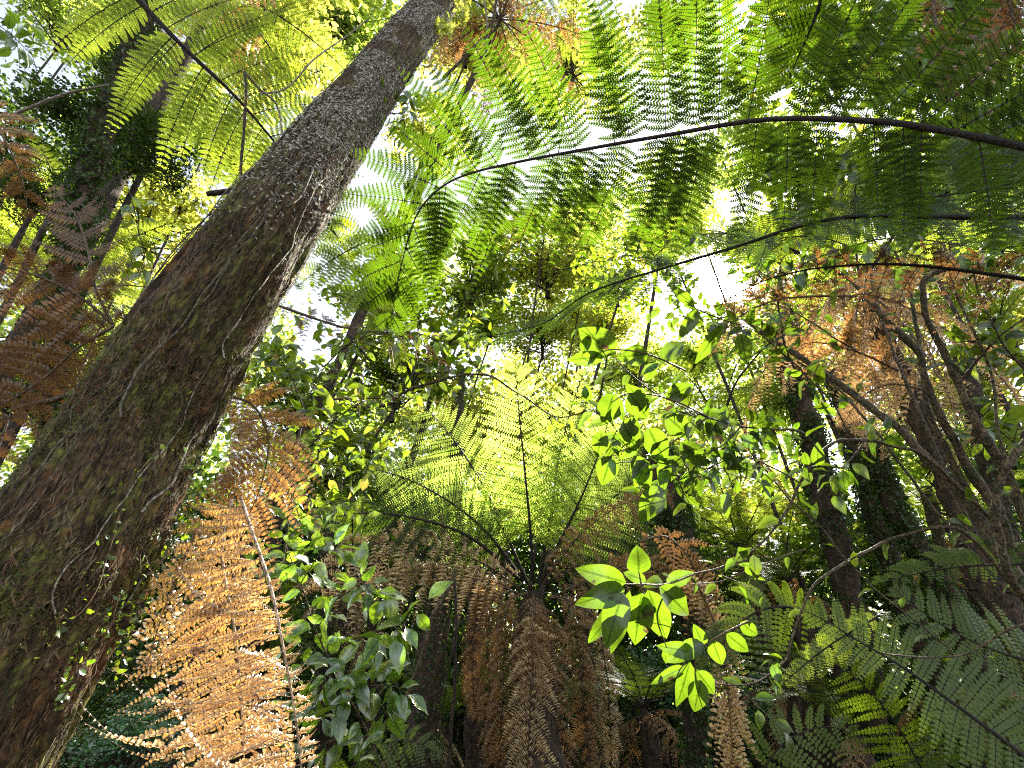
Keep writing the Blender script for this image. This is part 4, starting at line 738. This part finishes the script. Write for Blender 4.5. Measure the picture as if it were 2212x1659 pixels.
S1 = [([(2260, 1420, 2.3), (2212, 1270, 2.4), (2150, 1185, 2.5), (2106, 1106, 2.6), (2000, 985, 2.7), (1887, 884, 2.9), (1770, 800, 3.1), (1667, 732, 3.3), (1610, 690, 3.4)], 46, 12, 6, .09),
      ([(2180, 1200, 2.5), (2157, 1106, 2.55), (2123, 1059, 2.6), (2045, 924, 2.65), (1998, 823, 2.7), (1985, 762, 2.75), (1921, 695, 2.8), (1870, 640, 2.9), (1836, 604, 3.0)], 34, 13, 5, .08),
      ([(2240, 1180, 2.4), (2174, 1025, 2.45), (2106, 907, 2.5), (2072, 830, 2.55), (2039, 762, 2.6), (2002, 688, 2.6), (1995, 640, 2.6), (1998, 604, 2.6), (2039, 583, 2.6), (2090, 570, 2.6)], 30, 12, 8, .08),
      ([(2106, 1090, 2.6), (2060, 1000, 2.65), (2010, 900, 2.7), (1990, 800, 2.8), (1975, 690, 2.85), (1960, 600, 2.9), (1930, 540, 3)], 22, 8, 8, .08),
      ([(2330, 1480, 2.3), (2240, 1330, 2.25), (2180, 1240, 2.2), (2155, 1150, 2.2), (2150, 1106, 2.2), (2167, 1025, 2.2), (2212, 958, 2.2), (2260, 900, 2.2)], 30, 16, 0, 0),
      ([(2200, 1290, 2.5), (2090, 1120, 2.7), (1990, 900, 3.0), (1930, 760, 3.2), (1890, 640, 3.4), (1880, 560, 3.5)], 16, 6, 6, .08),
      ([(2150, 1250, 2.6), (2010, 1090, 2.8), (1890, 930, 3.0), (1800, 830, 3.2), (1720, 780, 3.3)], 12, 5, 6, .08),
      ([(2230, 1150, 2.3), (2160, 950, 2.4), (2140, 800, 2.5), (2060, 620, 2.6), (2050, 520, 2.6)], 12, 5, 8, .08),
      ([(2072, 830, 2.55), (2110, 780, 2.5), (2157, 729, 2.45), (2212, 688, 2.4), (2280, 650, 2.4)], 9, 5, 12, .085),
      ([(2240, 830, 2.4), (2212, 796, 2.4), (2174, 755, 2.4), (2123, 655, 2.4), (2106, 597, 2.4), (2100, 540, 2.4)], 9, 4, 8, .08),
      ([(2150, 1130, 2.5), (2005, 992, 2.4), (1937, 965, 2.35), (1836, 948, 2.3), (1776, 975, 2.25), (1728, 1042, 2.2), (1698, 1106, 2.15), (1634, 1184, 2.1), (1560, 1225, 2.1), (1499, 1241, 2.05), (1440, 1256, 2.0)], 14, 4, 10, .085),
      ([(1776, 975, 2.25), (1728, 934, 2.2), (1660, 925, 2.15), (1600, 921, 2.1), (1530, 900, 2.0), (1465, 874, 1.95), (1390, 830, 1.9), (1330, 775, 1.85)], 8, 3, 38, .082),
      ([(1840, 948, 2.3), (1790, 860, 2.3), (1700, 770, 2.3), (1640, 720, 2.3), (1560, 690, 2.3)], 7, 3, 24, .09),
      ([(1600, 921, 2.1), (1560, 960, 2.0), (1500, 990, 1.95), (1430, 1000, 1.9), (1360, 960, 1.9), (1310, 900, 1.9)], 6, 3, 34, .082),
      ([(1728, 1042, 2.2), (1650, 1000, 2.1), (1590, 985, 2.0), (1530, 1010, 2.0), (1460, 1040, 2.0), (1390, 1060, 2.0)], 6, 3, 34, .08),
      ([(1870, 952, 2.3), (1830, 1000, 2.2), (1780, 1020, 2.2), (1720, 1000, 2.2)], 5, 3, 14, .09),
      ([(2190, 1270, 2.4), (2100, 1165, 2.4), (2039, 1140, 2.4), (1921, 1167, 2.4), (1830, 1214, 2.35), (1752, 1275, 2.3), (1711, 1376, 2.25), (1698, 1427, 2.2), (1634, 1474, 2.15), (1550, 1478, 2.1), (1440, 1440, 2.0)], 13, 4, 12, .08),
      ([(1830, 1214, 2.35), (1790, 1160, 2.4), (1740, 1110, 2.45), (1690, 1060, 2.5), (1610, 960, 2.5)], 7, 4, 4, .08),
      ([(2300, 1330, 2.0), (2212, 1349, 2.05), (2123, 1393, 2.1), (2089, 1413, 2.1), (2000, 1420, 2.1), (1914, 1413, 2.1)], 9, 5, 0, .08),
      ([(1740, 1185, 2.3), (1650, 1220, 2.25), (1560, 1255, 2.2), (1465, 1265, 2.1)], 6, 3, 4, .08),
      ([(2050, 1400, 2.3), (1960, 1330, 2.3), (1900, 1280, 2.35), (1850, 1230, 2.4)], 6, 4, 4, .08)]
stemmed('many_stemmed_shrub', 'large shrub of smooth grey brown stems spreading leafy branches from the right', 'shrub', S1, 'bark_grey', 'leaf_big', None, 1)
# individual large leaves of the twig in front of the central fern
def big_leaf_twig(label, stems, leaves, seed=0, mat='leaf_big', group='large leaved twigs'):
    rn = np.random.default_rng(seed); t = thing('leafy_twig', label, 'twig', P(*stems[0][0]), group)
    for pts in stems:
        mb = MB(); q = px(pts); tube(mb, spline(q, 20), np.linspace(.0035, .0018, 20), 6); obj('stem', mb, M['rib_brown'], t, True)
    for (u0, v0, u1, v1, wd, z, dz) in leaves:
        a, b = P(u0, v0, z), P(u1, v1, z+dz); D = b-a; L = np.linalg.norm(D); nn = nz(EYE-(a+b)/2 + rn.normal(0, .35, 3)); y = nz(np.cross(nn, D)); nn = np.cross(nz(D), y)
        lm = MB(); ww = wd/F_*z*1.12; scatter(lm, T_leaf(12, .22*rn.uniform(.3, 1.6), .16*rn.uniform(.4, 1.4), wave=.1), a[None], D[None], (y*ww)[None], (nn*L)[None]); obj('leaf', lm, M[mat], t, True)
    return t
big_leaf_twig('twig with a dozen large drooping leaves in front of the tree fern trunk', [[(1500, 1240, 1.75), (1440, 1262, 1.75), (1385, 1262, 1.75), (1350, 1262, 1.75)], [(1440, 1262, 1.75), (1420, 1330, 1.75), (1440, 1400, 1.75)], [(1385, 1262, 1.75), (1380, 1235, 1.75)]],
    [(1380, 1240, 1378, 1180, 54, 1.75, 0), (1352, 1258, 1242, 1228, 50, 1.75, .05), (1350, 1272, 1245, 1306, 52, 1.72, -.05), (1345, 1280, 1308, 1402, 58, 1.7, -.06), (1360, 1285, 1266, 1392, 40, 1.78, .04), (1385, 1280, 1372, 1395, 62, 1.74, 0), (1400, 1275, 1440, 1385, 60, 1.73, .02), (1425, 1268, 1492, 1330, 52, 1.7, .03), (1420, 1300, 1345, 1330, 34, 1.77, 0), (1440, 1262, 1500, 1235, 34, 1.8, 0), (1395, 1255, 1345, 1235, 26, 1.8, .05), (1360, 1278, 1318, 1420, 34, 1.82, .08)], 3)
big_leaf_twig('lower twig of smaller bright leaves right of the large drooping leaves', [[(1620, 1340, 1.9), (1560, 1370, 1.85), (1500, 1410, 1.85), (1450, 1470, 1.85)], [(1500, 1410, 1.85), (1505, 1460, 1.85), (1520, 1500, 1.85)]],
    [(1520, 1390, 1440, 1430, 40, 1.85, 0), (1500, 1410, 1422, 1395, 34, 1.85, 0), (1478, 1440, 1405, 1478, 22, 1.85, 0), (1490, 1430, 1462, 1530, 36, 1.83, 0), (1505, 1450, 1545, 1500, 38, 1.83, 0), (1515, 1470, 1498, 1540, 44, 1.8, 0), (1540, 1385, 1560, 1440, 36, 1.85, 0), (1570, 1370, 1620, 1410, 34, 1.9, 0), (1520, 1395, 1500, 1350, 30, 1.9, 0), (1600, 1345, 1640, 1375, 30, 1.9, 0)], 4)
big_leaf_twig('round leaves striped with fern shadow below the overhead fronds', [[(1480, 800, 1.8), (1400, 765, 1.78), (1330, 755, 1.75), (1300, 760, 1.75)]],
    [(1328, 762, 1250, 710, 66, 1.75, 0), (1305, 770, 1225, 778, 34, 1.75, .06), (1400, 765, 1335, 772, 46, 1.78, 0), (1430, 780, 1480, 730, 40, 1.8, .1)], 5)
big_leaf_twig('cluster of glowing yellow green leaves beside the glowing central fronds', [[(1530, 900, 1.9), (1440, 860, 1.88), (1360, 850, 1.85), (1320, 870, 1.85)], [(1530, 900, 1.9), (1460, 950, 1.9), (1400, 990, 1.9), (1330, 1000, 1.9)]],
    [(1325, 850, 1305, 920, 58, 1.85, 0), (1360, 850, 1400, 905, 52, 1.85, 0), (1300, 930, 1290, 990, 36, 1.85, 0), (1345, 915, 1380, 975, 48, 1.88, 0), (1395, 870, 1350, 830, 34, 1.88, 0), (1400, 925, 1440, 1000, 52, 1.88, 0), (1440, 900, 1495, 945, 50, 1.88, 0), (1320, 985, 1300, 1050, 48, 1.9, 0), (1395, 1000, 1372, 1055, 34, 1.9, 0), (1370, 985, 1405, 1060, 44, 1.9, 0), (1450, 985, 1425, 1045, 40, 1.9, 0), (1440, 860, 1500, 830, 40, 1.9, 0), (1470, 955, 1530, 1010, 44, 1.9, 0), (1425, 1050, 1385, 1130, 52, 1.88, -.04)], 6)
big_leaf_twig('pale grey green leaves hanging just below the sun', [[(1560, 690, 1.9), (1510, 670, 1.9), (1480, 650, 1.9)]], [(1508, 668, 1465, 735, 30, 1.9, 0), (1500, 660, 1445, 615, 24, 1.9, 0), (1600, 720, 1615, 790, 34, 1.95, 0), (1560, 700, 1500, 790, 28, 1.95, .1)], 7)
# glossy shrub, lower left of the middle
SG = [([(860, 1750, 2.7), (800, 1600, 2.7), (740, 1480, 2.7), (690, 1380, 2.7), (650, 1260, 2.7), (620, 1180, 2.7)], 9, 3, 26, .13),
      ([(740, 1480, 2.7), (780, 1400, 2.6), (830, 1360, 2.55), (870, 1350, 2.5)], 5, 2, 14, .13),
      ([(690, 1380, 2.7), (730, 1290, 2.6), (780, 1260, 2.6), (830, 1290, 2.55)], 5, 2, 14, .12),
      ([(740, 1480, 2.7), (790, 1480, 2.6), (840, 1480, 2.55), (880, 1500, 2.5)], 5, 2, 16, .13),
      ([(720, 1440, 2.7), (690, 1480, 2.6), (680, 1530, 2.6)], 5, 2, 10, .13),
      ([(650, 1260, 2.7), (690, 1200, 2.6), (730, 1180, 2.6)], 4, 2, 10, .11),
      ([(800, 1600, 2.7), (720, 1600, 2.7), (660, 1640, 2.6)], 4, 2, 8, .12)]
stemmed('glossy_shrub', 'shrub with glossy hanging leaves between the orange frond and the leaning green pole', 'shrub', SG, 'bark_grey', 'leaf_gloss', None, 2)
SB = [([(600, 1300, 2.8), (620, 1150, 2.8), (640, 1000, 2.9), (660, 880, 3.0), (700, 790, 3.0)], 8, 3, 40, .09),
      ([(640, 1000, 2.9), (700, 930, 2.9), (760, 880, 2.9), (830, 850, 2.9)], 6, 2, 34, .085), ([(660, 880, 3.0), (620, 800, 3.0), (590, 760, 3.0), (570, 780, 3.0)], 5, 2, 26, .085),
      ([(719, 876, 3.2), (790, 878, 3.2), (837, 874, 3.2), (871, 850, 3.2), (935, 823, 3.2), (1043, 809, 3.2), (1120, 850, 3.2), (1200, 900, 3.2), (1260, 890, 3.2)], 14, 3, 26, .07), ([(700, 790, 3.0), (760, 740, 3.0), (820, 720, 3.0), (900, 720, 3.0), (960, 740, 3.0)], 5, 2, 30, .08),
      ([(871, 850, 3.2), (900, 780, 3.2), (905, 710, 3.2), (880, 640, 3.2), (860, 600, 3.2)], 6, 2, 26, .07), ([(1043, 809, 3.2), (1010, 760, 3.2), (1020, 700, 3.2), (1060, 650, 3.2)], 5, 2, 22, .07), ([(640, 1000, 2.9), (720, 1000, 2.9), (800, 980, 2.9), (860, 960, 2.9)], 5, 2, 26, .08), ([(620, 1150, 2.8), (700, 1090, 2.8), (770, 1080, 2.8)], 5, 2, 22, .08)]
stemmed('leafy_shrub', 'bright leafy shrub right of the mossy trunk with a mossy crooked bough', 'shrub', SB, 'bark_grey', 'leaf_mid', None, 3)
stemmed('leafy_vine', 'bright green heart leaved vine hanging left of the mossy trunk', 'vine', [([(270, 390, 2.0), (290, 450, 2.0), (300, 500, 2.0), (310, 550, 2.0), (305, 590, 2.0)], 3, 2, 12, .06)], 'bark_brown', 'leaf_mid', 'leafy vines', 4)
stemmed('leafy_vine', 'yellow leaved vine hanging right of the mossy trunk near its top', 'vine', [([(900, 180, 2.9), (880, 230, 2.9), (860, 280, 2.9), (870, 310, 2.9)], 3, 2, 16, .075)], 'bark_brown', 'leaf_big', 'leafy vines', 5)
stemmed('leafy_vine', 'sparse narrow leaved spray against the sky in the upper left corner', 'vine', [([(-20, 40, 3), (30, 80, 3), (60, 110, 3)], 3, 2, 16, .10), ], 'bark_brown', 'leaf_gloss', 'leafy vines', 6)
stemmed('leafy_branch', 'broad leaved branch behind the stalk of the long frond at the top right', 'branch', [([(2300, 200, 2.6), (2180, 160, 2.6), (2080, 150, 2.6), (1980, 120, 2.6), (1900, 60, 2.6)], 8, 3, 40, .13), ([(2080, 150, 2.6), (2090, 60, 2.6), (2120, -20, 2.6)], 5, 3, 26, .13), ([(2180, 160, 2.6), (2140, 260, 2.6), (2060, 300, 2.6)], 5, 3, 30, .13)], 'bark_grey', 'leaf_big', 'leafy branches', 7)
stemmed('leafy_branch', 'broad leaved branch between the two long dark stalks', 'branch', [([(2300, 420, 2.7), (2100, 400, 2.7), (1950, 380, 2.7), (1800, 380, 2.7), (1700, 420, 2.7)], 8, 3, 50, .12), ([(1800, 380, 2.7), (1720, 330, 2.7), (1650, 330, 2.7)], 5, 3, 24, .12)], 'bark_grey', 'leaf_big', 'leafy branches', 8)
stemmed('leafy_branch', 'broad leaved branch above the thin stalk with brown leaflets', 'branch', [([(2300, 560, 2.5), (2150, 540, 2.5), (2000, 520, 2.5), (1880, 520, 2.5), (1760, 560, 2.5), (1680, 600, 2.5)], 7, 3, 44, .10)], 'bark_grey', 'leaf_big', 'leafy branches', 9)
stemmed('leafy_branch', 'leafy branch curling over the top of the sun', 'branch', [([(1900, 560, 2.9), (1800, 520, 2.9), (1700, 510, 2.9), (1630, 530, 2.9), (1560, 520, 2.9), (1480, 500, 2.9), (1430, 540, 2.9)], 6, 2, 40, .075), ([(1700, 510, 2.9), (1650, 560, 2.9), (1610, 610, 2.9)], 4, 2, 16, .07)], 'bark_brown', 'leaf_big', 'leafy branches', 11)
stemmed('leafy_branch', 'small leafed twig left of the sun under the overhead fronds', 'branch', [([(1180, 590, 3.0), (1260, 570, 3.0), (1340, 560, 3.0), (1420, 570, 3.0), (1480, 600, 3.0)], 4, 2, 46, .06), ([(1340, 560, 3.0), (1370, 510, 3.0), (1420, 470, 3.0)], 3, 2, 18, .06)], 'bark_brown', 'leaf_mid', 'leafy branches', 13)
stemmed('leafy_branch', 'leafy branch passing just under the sun', 'branch', [([(1850, 760, 3.0), (1760, 700, 3.0), (1680, 660, 3.0), (1610, 670, 3.0), (1540, 690, 3.0), (1470, 680, 3.0), (1400, 640, 3.0)], 6, 2, 44, .075), ([(1540, 690, 3.0), (1490, 630, 3.0), (1460, 590, 3.0)], 4, 2, 14, .07)], 'bark_brown', 'leaf_big', 'leafy branches', 12)
stemmed('leafy_branch', 'leafy branch reaching in from the right edge beside the stems fork', 'branch', [([(2300, 820, 2.6), (2200, 780, 2.6), (2120, 740, 2.6), (2060, 740, 2.6)], 7, 3, 30, .09), ([(2300, 1020, 2.6), (2200, 960, 2.6), (2120, 900, 2.6)], 7, 3, 20, .09)], 'bark_grey', 'leaf_mid', 'leafy branches', 10)
# poles, bare branches, hanging roots
def bare(name, label, pts, w0, w1, mat, group, seed=0):
    q = px(pts); c = spline(q, 10*len(q)); c = c + (np.stack([noise3(c*6+i*5+seed) for i in range(3)], -1)-.5)*.02; z = np.interp(np.linspace(0, 1, len(c)), np.linspace(0, 1, len(pts)), [x[2] for x in pts])
    mb = MB(); tube(mb, c, np.linspace(w0, w1, len(c))/2/F_*z, 10, lump=.2, seed=seed); return tag(obj(name, mb, M[mat], None, True), label, 'branch', group)
bare('leaning_pole', 'thin green barked pole leaning left of the central tree fern', [(800, 1760, 3.6), (830, 1659, 3.6), (880, 1500, 3.6), (921, 1393, 3.6), (932, 1340, 3.6), (960, 1290, 3.6), (985, 1230, 3.7)], 13, 8, 'bark_grey', 'slender stems', 1)
bare('leaning_pole', 'slim brown stem just left of the skirt of the central tree fern', [(960, 1760, 3.8), (969, 1659, 3.8), (980, 1500, 3.8), (985, 1359, 3.8), (980, 1250, 3.9)], 9, 6, 'bark_brown', 'slender stems', 2)
bare('leaning_pole', 'thin grey stem below the glossy leaved shrub', [(725, 1760, 4), (735, 1600, 4), (750, 1470, 4)], 9, 7, 'bark_grey', 'slender stems', 3)
bare('bare_branch', 'pale bare branch sticking out in front of the dark ivy at the upper left', [(30, 248, 3.6), (60, 232, 3.6), (135, 202, 3.6), (180, 192, 3.6), (232, 182, 3.6)], 8, 4, 'twig', 'bare branches', 4)
bare('bare_branch', 'upright grey branch crossing the bright frond left of the mossy trunk', [(525, 410, 2.1), (519, 360, 2.1), (524, 290, 2.1), (532, 200, 2.1), (531, 155, 2.1)], 7, 5, 'bark_grey', 'bare branches', 5)
bare('bare_branch', 'thin grey branch arching from the upright one to the mossy trunk', [(531, 157, 2.1), (560, 190, 2.2), (600, 225, 2.3), (612, 290, 2.3), (618, 320, 2.3)], 5, 3, 'twig', 'bare branches', 6)
bare('bare_branch', 'long pale vine rising to the top left of the mossy trunk', [(560, 203, 2.6), (620, 188, 2.7), (680, 128, 2.8), (747, 80, 3), (800, 40, 3.1)], 4, 3, 'twig', 'bare branches', 7)
bare('bare_branch', 'dark curved vine in front of the reddish tree fern at the top', [(960, 170, 3.2), (1010, 120, 3.2), (1060, 60, 3.2), (1075, -30, 3.2)], 7, 5, 'bark_grey', 'bare branches', 8)
bare('bare_branch', 'thin vine hanging over the reddish tree fern at the top', [(1040, -20, 3.3), (1050, 50, 3.3), (1048, 100, 3.3), (1040, 150, 3.3)], 5, 3, 'twig', 'bare branches', 9)
bare('bare_branch', 'brown liana crossing above the long grey stem below the sun', [(1690, 560, 2.9), (1680, 640, 2.9), (1700, 760, 2.9), (1790, 900, 2.9), (1830, 1000, 2.9)], 5, 4, 'bark_brown', 'bare branches', 10)
bare('bare_branch', 'dark branch rising steeply below the sun toward the left', [(1560, 900, 2.6), (1590, 820, 2.6), (1640, 760, 2.6), (1700, 720, 2.6)], 5, 3, 'bark_brown', 'bare branches', 11)
